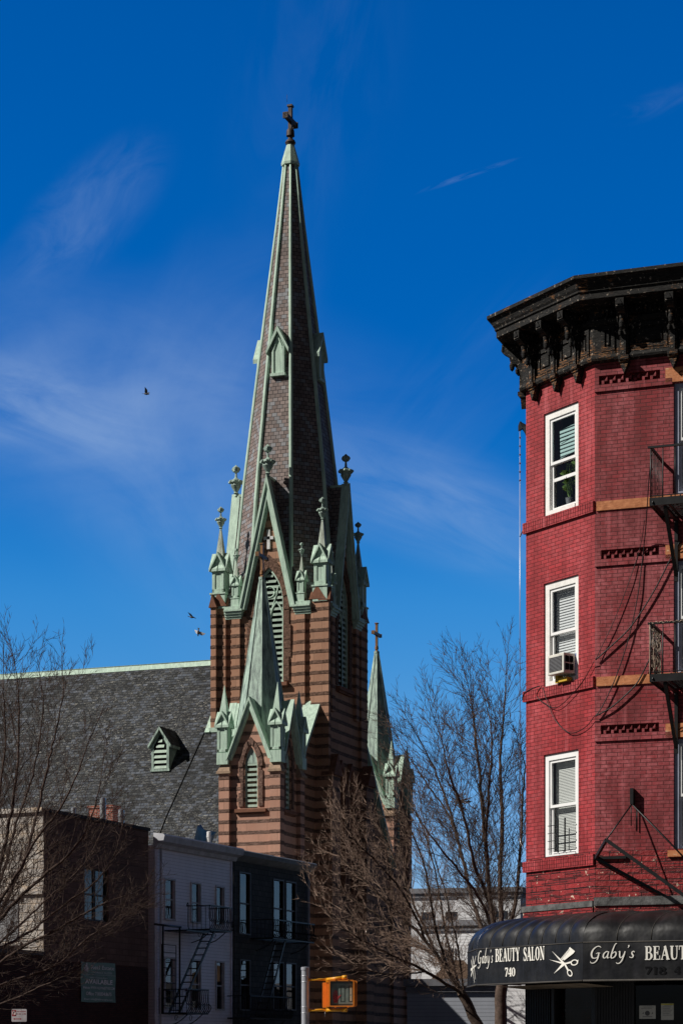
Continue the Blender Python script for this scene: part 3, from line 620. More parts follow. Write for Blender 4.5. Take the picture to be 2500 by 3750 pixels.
q.prism([(-hd, 1.6), (0, 2.62), (hd, 1.6)], -.02, 2.2); q.box(-hd-.06, hd+.06, -.18, .1, -.08, .06)
dm = q.build('roof_dormer', [COPD, SLATE], nr, (dx, dy, dz))
lv = MB(); lv.prism([(-.45, .05), (-.45, 1.55), (0, 2.35), (.45, 1.55), (.45, .05)], -.065, -.055, 1)
for i in range(6):
    z = .1+i*.34; w = .45 if z < 1.45 else .28 if z < 1.8 else .14
    lv.add([(-w, -.13, z), (w, -.13, z), (w, -.06, z+.2), (-w, -.06, z+.2)], [(0, 1, 2, 3)])
lv.build('louvers', [LOUV, BLACK], dm)
# ================================================================== RED CORNER BUILDING
CO = Vector((4.50, 38.8)); RF = Fr(CO.x, CO.y, -20); CF = Fr(CO.x, CO.y, -57)      # right front and chamfered corner front
RW, CW = 11.0, 1.99
redb = tag(empty('brick_building', (CO.x, CO.y, 0)), 'tall red painted brick corner building with a black wooden cornice and black awning', 'building')
def sash(parent, name, x0, x1, z0, z1, y, fw, sw, mf, ms, blind=None, glass=GLASS, off=(0, 0, 0), rz=0.0, rail=.5, blind_z=None):
    """double-hung window in the opening x0..x1, z0..z1: outer frame at depth y, two sashes, panes and a blind"""
    b = MB(); f = fw; yb = y+.1
    b.box(x0, x0+f, y, yb, z0, z1); b.box(x1-f, x1, y, yb, z0, z1); b.box(x0+f, x1-f, y, yb, z1-f, z1); b.box(x0+f, x1-f, y-.02, yb, z0, z0+f*.7)
    fr = b.build(name, mf, parent, off, rz)
    zm = z0+(z1-z0)*rail; b = MB()
    for k, (za, zb_) in enumerate(((zm-.02, z1-f), (z0+f*.7, zm+.03))):
        ya = y+.025+(.0 if k == 0 else .035); yc = ya+.035; xa, xb = x0+f, x1-f
        b.box(xa, xa+sw, ya, yc, za, zb_); b.box(xb-sw, xb, ya, yc, za, zb_); b.box(xa+sw, xb-sw, ya, yc, zb_-sw, zb_); b.box(xa+sw, xb-sw, ya, yc, za, za+sw)
    b.build('sash', ms, fr)
    b = MB(); b.face([(x0+f, y+.05, zm), (x1-f, y+.05, zm), (x1-f, y+.05, z1-f), (x0+f, y+.05, z1-f)]); b.face([(x0+f, y+.085, z0+f*.7), (x1-f, y+.085, z0+f*.7), (x1-f, y+.085, zm), (x0+f, y+.085, zm)]); b.build('pane', glass, fr, recalc=False)
    if blind:
        bz = z0+f if blind_z is None else blind_z; b = MB(); b.face([(x0+f+.01, y+.16, bz), (x1-f-.01, y+.16, bz), (x1-f-.01, y+.16, z1-f), (x0+f+.01, y+.16, z1-f)]); b.build('blind', blind, fr, recalc=False)
    return fr
a_c, a_r = CF.a, RF.a
# ---- chamfer wall
def cz(px, py): return CF.pix(px, py)[1]
wx0, wx1 = CF.pix(1990, 2400)[0], CF.pix(2117, 2400)[0]
cw = [(wx0, wx1, CF.pix(1990, b_)[1], CF.pix(1990, t_)[1]) for t_, b_ in ((1517, 1895), (2139, 2518), (2767, 3150))]
zsplit = cz(2178, 3118)+.0; ztop = 13.95
b = MB(); wall_holes(b, -CW, 0, zsplit, ztop, cw, 0, .13); b.build('corner_wall', RED1, redb, rz=a_c)
b = MB(); wall_holes(b, -CW, 0, 3.2, zsplit, [], 0); b.add([(-CW-.0, -.07, 3.2), (.02, -.07, 3.2), (.02, -.07, cz(2178, 3324)), (-CW, -.07, cz(2178, 3324)), (-CW, 0, cz(2178, 3305)), (.02, 0, cz(2178, 3305))], [(0, 1, 2, 3), (3, 2, 5, 4)])
b.box(-CW-.03, .03, -.09, .02, cz(2178, 3322), cz(2178, 3300), 1)
MORT = plain('grey_mortar_ledge', (.11, .11, .11), .95, .1, var=.5, sc=7, bump=.03)
b.build('corner_facing', [FORM, MORT], redb, rz=a_c)
for i, (x0, x1, z0, z1) in enumerate(cw):     # soldier course sills
    b = MB(); b.box(-CW-.05, -.0 if i < 2 else -.0, -.045, .02, z0-.2, z0-.005); b.build('soldier_course', RED1 if i else RED1, redb, rz=a_c)
b = MB()
for (x0, x1, z0, z1) in cw:
    x = -CW
    while x < -.08: b.box(x, x+.006, -.048, -.04, z0-.19, z0-.01); x += .068
b.build('course_joints', plain('dark_joint', (.05, .008, .01), .9, .1), redb, rz=a_c)
wins = []
for i, (x0, x1, z0, z1) in enumerate(cw):
    w = sash(redb, 'window', x0+.005, x1-.005, z0+.005, z1-.005, .035, .12 if i < 2 else .105, .05, OLDWH if i < 2 else WHITE, WHITE, None if i == 0 else (BLIND if i == 1 else SLAT), GLASS, rz=a_c); wins.append(w)
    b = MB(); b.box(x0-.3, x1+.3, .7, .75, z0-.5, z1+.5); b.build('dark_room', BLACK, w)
x0, x1, z0, z1 = cw[0]
b = MB(); b.face([(x0+.24, .2, z0+1.05), (x1-.14, .2, z0+1.12), (x1-.14, .2, z1-.28), (x0+.22, .2, z1-.32)]); b.face([(x0+.26, .19, z0+1.32), (x1-.12, .19, z0+1.4), (x1-.12, .19, z0+1.46), (x0+.26, .19, z0+1.38)]); b.build('curtain', CURT, wins[0], recalc=False)
b = MB(); b.box(x0+.17, x1-.13, .1, .13, z0+.62, z0+.68); b.build('inner_rail', WHITE, wins[0])
pl = empty('potted_plant', (0, 0, 0)); pl.location = CF.wld(x0+.5, .2, z0+.12)
tag(pl, 'green leafy houseplant standing behind the glass of the top corner window', 'plant')
b = MB(); b.lathe([(.05, 0), (.075, .15), (.08, .16), (.06, .16)], 0, 0, 10); b.build('pot', GALV, pl)
LEAF = plain('houseplant_leaf', (.10, .19, .03), .5, .4, var=.4); b = MB()
for i in range(26):
    a = rnd.uniform(0, 6.28); h_ = rnd.uniform(.25, .8); l = rnd.uniform(.12, .25); p = Vector((.06*math.cos(a*2), .03*math.sin(a), h_)); d = Vector((math.cos(a), .3*math.sin(a), rnd.uniform(-.4, .4)))*l; s_ = Vector((-d.z, 0, d.x)).normalized()*.05
    b.face([p, p+d*.5+s_, p+d, p+d*.5-s_]); b.tube([(0, 0, .14), (p.x*.6, p.y, h_*.6), tuple(p)], .006, 4)
b.build('leaves', LEAF, pl, recalc=False)
# ---- right front wall
rz_ = lambda px, py: RF.pix(px, py)[1]
ox0 = RF.pix(2466, 2000)[0]; owx = [(ox0+k*2.35, ox0+k*2.35+1.05) for k in range(4)]
oz = [(RF.pix(2466, b_)[1], RF.pix(2466, t_)[1]) for t_, b_ in ((1402, 1812), (2053, 2470), (2706, 3120))]
holes = [(a, c_, z0, z1, .2) for a, c_ in owx for z0, z1 in oz]
dn = []
for (pa, pb, va, vb) in (((2192), 2416, 1388, 0), (2200, 2412, 2030, 0), (2199, 2412, 2675, 0)):
    xa, xb = RF.pix(pa, va)[0], RF.pix(pb, va)[0]; zc = RF.pix((pa+pb)/2, va-8)[1]; dn.append((xa, xb, zc-.085, zc+.075, .11))
rzs = RF.pix(2178, 3118)[1]
b = MB(); wall_holes(b, 0, RW, rzs, ztop, holes+dn, 0, .2)
for (xa, xb, za, zb_, d_) in dn: b.face([(xa, d_, za), (xb, d_, za), (xb, d_, zb_), (xa, d_, zb_)])
b.build('front_wall', RED2, redb, rz=a_r)
for (xa, xb, za, zb_, d_) in dn:
    q = MB(); n_ = 7
    for i in range(n_):
        x = xa+.05+(xb-xa-.08)*i/n_; q.box(x, x+.045, .002, .1, za, za+.075); q.prism([(x+.045, za+.06), (x+.1, za+.14), (x+.1, za+.06)], .004, .1)
    q.build('dentil_course', RED2, redb, rz=a_r)
    q = MB(); q.box(0, owx[0][0]-.02, -.03, .01, za-.13, za-.015); q.build('string_course', RED2, redb, rz=a_r)
b = MB(); wall_holes(b, 0, RW, 3.2, rzs, [], 0); zz = RF.pix(2178, 3320)[1]
b.add([(0, -.07, 3.2), (RW, -.07, 3.2), (RW, -.07, zz), (0, -.07, zz)], [(0, 1, 2, 3)]); b.box(0, RW, -.1, .02, zz, zz+.15, 1)
b.build('front_facing', [FORM, MORT], redb, rz=a_r)
for i, (va, vb) in enumerate(((1828, 1862), (2474, 2508), (3121, 3144))):
    zt_, zb_ = RF.pix(2300, va)[1], RF.pix(2300, vb)[1]; q = MB()
    if i < 2: q.box(.03, RW, -.025, .01, zb_, zt_)
    else:
        for a, c_ in owx: q.box(a-.1, c_+.1, -.05, .01, zb_, zt_)
    q.build('sill_band' if i < 2 else 'window_sill', ORANGE, redb, rz=a_r)
for i, (va, vb) in enumerate(((1349, 1402), (1997, 2050), (2652, 2703))):
    for a, c_ in owx[:3]:
        zt_, zb_ = RF.pix(2440, va)[1], RF.pix(2440, vb)[1]; q = MB(); q.box(a-.14, c_+.14, -.03, .01, zb_, zt_)
        zc = (zt_+zb_)/2
        for (cx_, s_) in ((a+.14, 1), (c_-.14, -1)): q.tube([(cx_+s_*(.055-.004*t)*math.cos(t*.55)*1.2, -.034, zc+(.055-.004*t)*math.sin(t*.55)) for t in range(12)]+[(cx_+s_*.13, -.034, zc-.05), (cx_+s_*.2, -.034, zc+.03)], .009, 4, 1)
        q.build('lintel', [ORANGE, plain('carved_line', (.10, .035, .015), .9, .1)], redb, rz=a_r)
for (z0, z1) in oz:
    for k_, (a, c_) in enumerate(owx[:3]): w = sash(redb, 'front_window', a+.005, c_-.005, z0+.005, z1-.005, .045, .075, .05, GREYFR, WHITE if k_ else WHITE, BLIND, GLASS, rz=a_r, blind_z=z0+.9)
# hidden sides, party wall and roof so the block is whole
E_ = CF.wld(-CW, 0); SF = Fr(E_.x, E_.y, 70); b = MB()
sd = lambda p: Vector(p)
A0 = CF.wld(-CW, 0)-Vector((CO.x, CO.y, 0)); A1 = A0+Vector((math.sin(R(20)), math.cos(R(20)), 0))*14; B0 = RF.wld(RW, 0)-Vector((CO.x, CO.y, 0)); B1 = B0+Vector((math.sin(R(20)), math.cos(R(20)), 0))*15
for p, q in ((A0, A1), (A1, B1), (B1, B0)): b.face([(p.x, p.y, 0), (q.x, q.y, 0), (q.x, q.y, 14.6), (p.x, p.y, 14.6)])
b.build('side_wall', RED1, redb)
b = MB(); b.face([(0, 0, 14.9), tuple(B0)[:2]+(14.9,), tuple(B1)[:2]+(14.9,), tuple(A1)[:2]+(14.9,), tuple(A0)[:2]+(14.9,)]); b.build('roof', TAR, redb)
# ---- cornice
zc0 = 13.83; D_ = .64
def corn_path(d):    # plan line of the cornice at distance d outside the walls, in building coordinates
    n1 = Vector((-math.sin(R(20)), -math.cos(R(20)))); n2 = Vector((-math.cos(R(33)), -math.sin(R(33)))); n3 = Vector((-math.cos(R(20)), math.sin(R(20))))
    k12 = (n1+n2)/(1+n1.dot(n2)); k23 = (n2+n3)/(1+n2.dot(n3)); r0 = Vector((B0.x, B0.y)); e0 = Vector((A0.x, A0.y)); a1 = Vector((A1.x, A1.y))
    return [r0+n1*d, k12*d, e0+k23*d, a1+n3*d]
prof = [(.0, zc0-.02), (.10, zc0), (.12, zc0+.04), (.10, zc0+.10), (.06, zc0+.13), (.06, zc0+.62), (.10, zc0+.66), (.12, zc0+.72), (.08, zc0+.76), (.08, zc0+.92), (.46, zc0+.96), (.50, zc0+.97), (.50, zc0+1.09), (.53, zc0+1.10), (.53, zc0+1.13), (.56, zc0+1.17), (.60, zc0+1.27), (D_+.02, zc0+1.30), (D_+.02, zc0+1.36), (0, zc0+1.48)]
b = MB()
for (d0, z0), (d1, z1) in zip(prof, prof[1:]):
    p, q = corn_path(d0), corn_path(d1)
    for i in range(3): b.face([(p[i].x, p[i].y, z0), (p[i+1].x, p[i+1].y, z0), (q[i+1].x, q[i+1].y, z1), (q[i].x, q[i].y, z1)])
cn = b.build('cornice', WOOD, redb)
q = MB(); pr = [(0, -.12), (-.13, .02), (-.13, .32), (-.16, .46), (-.24, .62), (-.38, .72), (-.47, .78), (-.47, .93), (-.06, .93), (-.0, .6)]
q.prism([(y, zc0+z) for y, z in pr], -.075, .075, 0, 'x'); q.prism([(-.16, zc0+.04), (-.16, zc0+.36), (-.19, zc0+.46), (-.28, zc0+.6), (-.36, zc0+.68), (-.0, zc0+.6), (-.0, zc0+.04)], -.04, .04, 0, 'x')
for i in range(9): z = zc0+.06+i*.042; q.box(-.04, .04, -.145, -.12, z, z+.02)
q.lathe([(.0, zc0+.44), (.04, zc0+.48), (.055, zc0+.56), (.035, zc0+.62), (.055, zc0+.68), (.0, zc0+.76)], 0, -.31, 8); q.box(-.09, .09, -.18, .0, zc0-.04, zc0+.03)
for s_ in (-1, 1):
    q.lathe([(.0, zc0+.36), (.03, zc0+.38), (.04, zc0+.44), (.0, zc0+.5)], s_*.05, -.2, 6); q.prism([(s_*.075, zc0+.55), (s_*.1, zc0+.7), (s_*.075, zc0+.8)], -.3, -.1)
q.prism([(-.085, zc0-.06), (.085, zc0-.06), (.06, zc0-.13), (.0, zc0-.28), (-.06, zc0-.13)], -.13, -.0); q.box(-.09, .09, -.15, 0, zc0-.08, zc0-.03)
q.prism([(-.075, zc0+.80), (-.075, zc0+.94), (.075, zc0+.94), (.075, zc0+.80)], -.49, -.44); q.prism([(-.05, zc0+.83), (0, zc0+.92), (.05, zc0+.83)], -.51, -.49)
BR = q.build('bracket', WOOD, cn, (0, 0, 0))
def put_b(o, fr, x): v = fr.wld(x, 0)-Vector((CO.x, CO.y, 0)); o.location = v; o.rotation_euler = (0, 0, fr.a)
put_b(BR, CF, CF.pix(2127, 1350)[0])
for x in (CF.pix(2048, 1390)[0], CF.pix(1967, 1440)[0]):
    o = copyto(BR, cn); put_b(o, CF, x)
o = copyto(BR, cn); o.location = A0+(A1-A0).normalized()*.16; o.rotation_euler = (0, 0, R(-110))
for k_ in range(1, 8): o = copyto(BR, cn); o.location = A0+(A1-A0).normalized()*(.16+k_*.9); o.rotation_euler = (0, 0, R(-110))
rx = [.55, 1.42, 2.3, 3.2, 4.1, 5.0, 5.9, 6.8, 7.7, 8.6, 9.5]
for x in rx: o = copyto(BR, cn); put_b(o, RF, x)
def panel(w):
    q = MB(); z0, z1 = zc0+.16, zc0+.60
    q.box(-w, w, -.085, -.06, z0, z0+.07); q.box(-w, w, -.085, -.06, z1-.07, z1); q.box(-w, -w+.06, -.085, -.06, z0+.07, z1-.07); q.box(w-.06, w, -.085, -.06, z0+.07, z1-.07)
    q.box(-w+.10, w-.10, -.085, -.06, z0+.11, z1-.11); q.box(-w-.02, w+.02, -.10, -.06, z0-.05, z0-.02)
    n = int(2*w/.075)
    for i in range(n): x = -w+2*w*(i+.5)/n; q.box(x-.018, x+.018, -.14, -.06, zc0+.77, zc0+.88)
    return q
bxs = [CF.pix(2127, 1350)[0], CF.pix(2048, 1390)[0], CF.pix(1967, 1440)[0]]
PA = panel(abs(bxs[1]-bxs[0])/2-.1).build('panel', WOOD, cn); put_b(PA, CF, (bxs[0]+bxs[1])/2)
o = copyto(PA, cn); put_b(o, CF, (bxs[1]+bxs[2])/2)
PB = panel(.12).build('panel', WOOD, cn); put_b(PB, CF, bxs[0]/2); o = copyto(PB, cn); put_b(o, RF, .25)
PB = panel(.33).build('panel', WOOD, cn); put_b(PB, RF, .98)
for x0_, x1_ in zip(rx[1:], rx[2:]): o = copyto(PB, cn); put_b(o, RF, (x0_+x1_)/2)
# ---- shop front below the awning
SHOPD = plain('dark_shop_frame', (.018, .018, .02), .5, .4); SHG = m_glass('shop_glass', (.25, .26, .27), .03)
b = MB(); wall_holes(b, -CW, 0, 0, 3.2, [(-CW+.12, -CW+.75, .3, 2.9), (-1.1, -.1, .1, 2.9)], 0, .1); b.box(-1.18, -1.1, -.05, .1, 0, 3.1); x = -CW
while x < -CW+.75: b.box(x, x+.02, -.02, .0, .2, 3.0); x += .05
b.build('shopfront_corner', SHOPD, redb, rz=a_c)
b = MB(); wall_holes(b, 0, RW, 0, 3.2, [(.7, 1.9, .6, 3.0), (2.0, 4.4, .6, 3.0), (4.6, 7, .6, 3.0)], 0, .1); x = .02
while x < .66: b.box(x, x+.025, -.02, .0, .2, 3.0); x += .05
b.build('shopfront', SHOPD, redb, rz=a_r)
b = MB(); b.face([(-CW, .08, 0), (0, .08, 0), (0, .08, 3.1), (-CW, .08, 3.1)]); b.build('shop_glass', SHG, redb, rz=a_c, recalc=False)
b = MB(); b.face([(.05, .08, 0), (RW, .08, 0), (RW, .08, 3.1), (.05, .08, 3.1)]); b.build('shop_glass', SHG, redb, rz=a_r, recalc=False)
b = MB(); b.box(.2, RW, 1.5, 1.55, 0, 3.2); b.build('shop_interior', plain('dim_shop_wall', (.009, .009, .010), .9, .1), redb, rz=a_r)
PAPER = plain('paper', (.55, .55, .52), .8, .1, var=.1, sc=30); PRINT = plain('print_grey', (.12, .12, .13), .8, .1)
papers = [((2272, 2318, 3674, 3734), 'white typed notice taped in the dark shop window, leftmost of three'), ((2340, 2400, 3684, 3733), 'certificate with a round dark seal taped in the shop window'), ((2420, 2466, 3676, 3737), 'yellow topped white form taped in the shop window, rightmost')]
for i, ((xa, xb, va, vb), lab) in enumerate(papers):
    p0, p1 = RF.pix(xa, vb, .07), RF.pix(xb, va, .07); q = MB(); q.box(p0[0], p1[0], .066, .07, p0[1], p1[1]); w_ = p1[0]-p0[0]; h_ = p1[1]-p0[1]
    q2 = MB()
    for k in range(7 if i != 1 else 2): z = p1[1]-h_*(.1+.1*k); q2.box(p0[0]+w_*(.12 if k else .25), p1[0]-w_*(.12+.1*(k % 3)), .063, .0655, z-.006, z)
    if i == 1:
        q2.prism([(p0[0]+w_*.5+.045*math.cos(a*.52), p0[1]+h_*.42+.045*math.sin(a*.52)) for a in range(12)], .063, .0655); q2.prism([(p0[0]+w_*.18, p0[1]+h_*.42), (p0[0]+w_*.28, p0[1]+h_*.5), (p0[0]+w_*.26, p0[1]+h_*.36)], .063, .0655); q2.prism([(p0[0]+w_*.74, p0[1]+h_*.42), (p0[0]+w_*.84, p0[1]+h_*.5), (p0[0]+w_*.82, p0[1]+h_*.36)], .063, .0655)
        q2.box(p0[0]+w_*.2, p1[0]-w_*.2, .063, .0655, p0[1]+h_*.14, p0[1]+h_*.18)
    t = q.build('notice', PAPER, None, (CO.x, CO.y, 0), a_r); tag(t, lab, 'notice', 'notices in the shop window'); q2.build('print', PRINT, t)
    if i == 2: q2 = MB(); q2.box(p0[0], p1[0], .063, .0655, p1[1]-.03, p1[1]-.005); q2.build('header_strip', plain('yellow_print', (.55, .5, .12), .8, .1), t)

# ================================================================== AWNING
V1 = RF.wld(RF.loc(4.16, 37.65)[0], RF.loc(4.16, 37.65)[1]); AW = empty('awning', (V1.x, V1.y, 0)); tag(AW, 'black vinyl shop awning lettered in cream, wrapped around the red corner building', 'awning')
zb, zv, zt = 2.80, 3.50, 4.05
AC = Fr(V1.x, V1.y, -57); AL_ = 3.06; V2 = AC.wld(-AL_, 0); AS = Fr(V2.x, V2.y, -57-37+0)
side_dir = (Vector((2.40, 41.6))-Vector((V2.x, V2.y))).normalized(); AS = Fr(2.40, 41.6, math.degrees(math.atan2(-side_dir.y, -side_dir.x))); AS_len = (Vector((V2.x, V2.y))-Vector((2.40, 41.6))).length
def aw_prof(t, bulge=0.0):        # t 0..1 from the wall down to the top of the valance: inward distance, height
    a = t*math.pi/2; return (1-math.sin(a), zv+(zt-zv)*math.cos(a)**.85+bulge)
def aw_panel(fr, x0, x1, dep, seams, name, slant0=0.0, slant1=0.0):
    b = MB(); n = 9; xs = []
    for i in range(seams):
        for k in range(6): xs.append((x0+(x1-x0)*(i+k/6)/seams, math.sin(math.pi*k/6)))
    xs.append((x1, 0)); g = []
    for x, bl in xs:
        col_ = []; f = (x-x0)/(x1-x0)
        for k in range(n+1):
            yy, z = aw_prof(k/n); y = yy*dep; sh = slant0*(1-f)+slant1*f; s_ = math.sin(math.pi*min(1, k/n*1.0))
            col_.append((x+sh*yy*dep, y-.025*bl*s_, z+.03*bl*(.3+s_*.7)*(1 if k < n else 0)))
        col_.append((x, -.006, zv-.03)); col_.append((x, -.0, zb+.35)); col_.append((x, -.01, zb+.02)); g.append(col_)
    m = len(g[0]); vs_ = [p for c_ in g for p in c_]; b.add(vs_, [(i*m+k, (i+1)*m+k, (i+1)*m+k+1, i*m+k+1) for i in range(len(g)-1) for k in range(m-1)], 0, True)
    o = b.build(name, VINYL, AW, fr.wld(0, 0)-Vector((V1.x, V1.y, 0)), fr.a)
    q = MB(); q.tube([(x0, -.012, zb+.01), (x1, -.012, zb+.01)], .018, 6); q.tube([(x0, -.008, zv-.03), (x1, -.008, zv-.03)], .01, 5)
    for i in range(1, seams):
        x = x0+(x1-x0)*i/seams; f = i/seams; q.tube([(x+(slant0*(1-f)+slant1*f)*aw_prof(k/9)[0]*dep, aw_prof(k/9)[0]*dep-.004, aw_prof(k/9)[1]+.0) for k in range(10)], .008, 4)
    q.build('piping', plain('awning_piping', (.05, .045, .04), .6, .3), o)
    return o
pR = aw_panel(RF if False else Fr(V1.x, V1.y, -20), 0, 9.5, 1.15, 16, 'front_panel', .33, 0)
pC = aw_panel(AC, -AL_, 0, 1.0, 8, 'corner_panel', .5, -.34)
pS = aw_panel(AS, 0, AS_len, 1.0, 2, 'side_panel', .3, -.5)
b = MB(); ARF = Fr(V1.x, V1.y, -20)
for fr, x0, x1 in ((ARF, 0, 9.5), (AC, -AL_, 0)):
    p = [fr.wld(x0, .01)-V1, fr.wld(x1, .01)-V1, fr.wld(x1, 1.0)-V1, fr.wld(x0, 1.0)-V1]
    for q_ in range(int((x1-x0)/1.0)+1): xx = min(x0+q_*1.0+.02, x1-.03); a0, a1 = fr.wld(xx, .03)-V1, fr.wld(xx, 1.0)-V1; b.obox((a0.x, a0.y, zb+.04), (a1.x, a1.y, zb+.04), .04, .04)
b.build('awning_frame', GALV, AW)
b = MB()
for fr, x0, x1 in ((AC, -AL_+.3, -.3),): 
    p = [fr.wld(x0, .25)-V1, fr.wld(x1, .25)-V1, fr.wld(x1, .95)-V1, fr.wld(x0, .95)-V1]; b.face([(v.x, v.y, zb-.02+(.0 if i < 2 else -.05)) for i, v in enumerate(p)])
b.build('soffit_sheet', plain('stained_soffit_sheet', (.30, .24, .18), .8, .2, var=.4), AW)
# ---- lettering: stroke-built serif capitals, figures and a chancery script
def catm(P, n=7):
    if len(P) < 3: return [tuple(p) for p in P]
    out = []
    for i in range(len(P)-1):
        p0 = P[max(i-1, 0)]; p1 = P[i]; p2 = P[i+1]; p3 = P[min(i+2, len(P)-1)]
        for k in range(n):
            t = k/n; out.append(tuple(.5*((2*p1[c])+(-p0[c]+p2[c])*t+(2*p0[c]-5*p1[c]+4*p2[c]-p3[c])*t*t+(-p0[c]+3*p1[c]-3*p2[c]+p3[c])*t**3) for c in range(len(p1))))
    return out+[tuple(P[-1])]
def stroke(mb, pts, m=0, y=0.0, tx=lambda x, z: (x, z)):   # pts (x, z, width)
    L_ = []; R_ = []
    for i, p in enumerate(pts):
        q0, q1 = pts[max(i-1, 0)], pts[min(i+1, len(pts)-1)]; dx, dz = q1[0]-q0[0], q1[1]-q0[1]; l = math.hypot(dx, dz) or 1; w = p[2]/2
        L_.append((p[0]-dz/l*w, p[1]+dx/l*w)); R_.append((p[0]+dz/l*w, p[1]-dx/l*w))
    for i in range(len(pts)-1): mb.face([(tx(*c_)[0], y, tx(*c_)[1]) for c_ in (L_[i], R_[i], R_[i+1], L_[i+1])], m)
T, t = .21, .07
def ln(*p, w=T): return [(a, c_, w) for a, c_ in p]
def cv(*p): return catm([q if len(q) == 3 else (*q, T) for q in p])
SER = {'B': (.78, [ln((.2, 0), (.2, 1)), ln((.02, .03), (.35, .03), w=.06), ln((.02, .97), (.35, .97), w=.06), cv((.3, .97, .06), (.5, .95, .1), (.6, .76, .2), (.5, .56, .08), (.3, .53, .06)), cv((.3, .53, .06), (.55, .5, .1), (.68, .27, .22), (.52, .05, .09), (.3, .03, .06))]),
 'E': (.74, [ln((.2, 0), (.2, 1)), ln((.02, .03), (.66, .03), w=.06), ln((.02, .97), (.62, .97), w=.06), ln((.2, .51), (.5, .51), w=.07), ln((.62, .97), (.6, .72), w=.06), ln((.67, .02), (.68, .3), w=.06), ln((.5, .66), (.5, .36), w=.06)]),
 'A': (.86, [ln((.1, .02), (.42, .98), w=.08), ln((.4, 1.0), (.72, 0), w=.23), ln((.2, .33), (.62, .33), w=.07), ln((-.02, .03), (.24, .03), w=.06), ln((.54, .03), (.88, .03), w=.06)]),
 'U': (.86, [cv((.2, 1, .21), (.2, .4, .21), (.26, .12, .17), (.46, .03, .08), (.64, .12, .08), (.7, .4, .08), (.7, 1, .08)), ln((.02, .97), (.38, .97), w=.06), ln((.56, .97), (.84, .97), w=.06)]),
 'T': (.76, [ln((.38, 0), (.38, 1)), ln((.2, .03), (.56, .03), w=.06), ln((.04, .97), (.72, .97), w=.07), ln((.05, .99), (.03, .7), w=.06), ln((.71, .99), (.73, .7), w=.06)]),
 'Y': (.82, [ln((.4, 0), (.4, .45)), ln((.14, .97), (.42, .42), w=.2), ln((.68, .97), (.44, .44), w=.08), ln((.22, .03), (.58, .03), w=.06), ln((-.02, .97), (.3, .97), w=.06), ln((.54, .97), (.82, .97), w=.06)]),
 'S': (.62, [cv((.5, .78, .06), (.42, .93, .09), (.28, .97, .08), (.12, .84, .14), (.16, .65, .2), (.34, .5, .22), (.5, .35, .2), (.5, .14, .14), (.3, .03, .08), (.14, .08, .09), (.07, .24, .06)), ln((.52, .98), (.52, .7), w=.05), ln((.06, .02), (.06, .3), w=.05)]),
 'L': (.68, [ln((.2, 0), (.2, 1)), ln((.02, .97), (.38, .97), w=.06), ln((.02, .03), (.62, .03), w=.06), ln((.62, .02), (.65, .34), w=.06)]),
 'O': (.84, [cv((.4, .98, .07), (.17, .8, .16), (.12, .5, .23), (.17, .2, .16), (.4, .02, .07), (.63, .2, .16), (.68, .5, .23), (.63, .8, .16), (.4, .98, .07))]),
 'N': (.9, [ln((.16, 0), (.16, 1), w=.07), ln((.14, .97), (.7, .05), w=.22), ln((.73, 0), (.73, 1), w=.07), ln((0, .97), (.26, .97), w=.06), ln((.02, .03), (.32, .03), w=.06), ln((.58, .97), (.88, .97), w=.06)]),
 ' ': (.4, []),
 '7': (.56, [ln((.05, .94), (.52, .94), w=.15), ln((.5, .9), (.2, .0), w=.16), ln((.06, .98), (.05, .7), w=.05)]),
 '4': (.6, [ln((.42, 0), (.42, 1), w=.18), ln((.36, .96), (.03, .32), w=.07), ln((.02, .3), (.58, .3), w=.1), ln((.26, .02), (.56, .02), w=.05)]),
 '0': (.62, [cv((.3, .98, .07), (.13, .8, .14), (.1, .5, .19), (.13, .2, .14), (.3, .02, .07), (.47, .2, .14), (.5, .5, .19), (.47, .8, .14), (.3, .98, .07))]),
 '1': (.44, [ln((.24, 0), (.24, 1), w=.19), ln((.06, .84), (.22, .97), w=.07), ln((.06, .02), (.42, .02), w=.06)]),
 '8': (.62, [cv((.3, .98, .08), (.13, .86, .13), (.13, .66, .15), (.3, .53, .16), (.5, .36, .16), (.5, .12, .14), (.3, .02, .08), (.1, .12, .14), (.1, .36, .15), (.3, .53, .12), (.47, .68, .13), (.47, .86, .13), (.3, .98, .08))])}
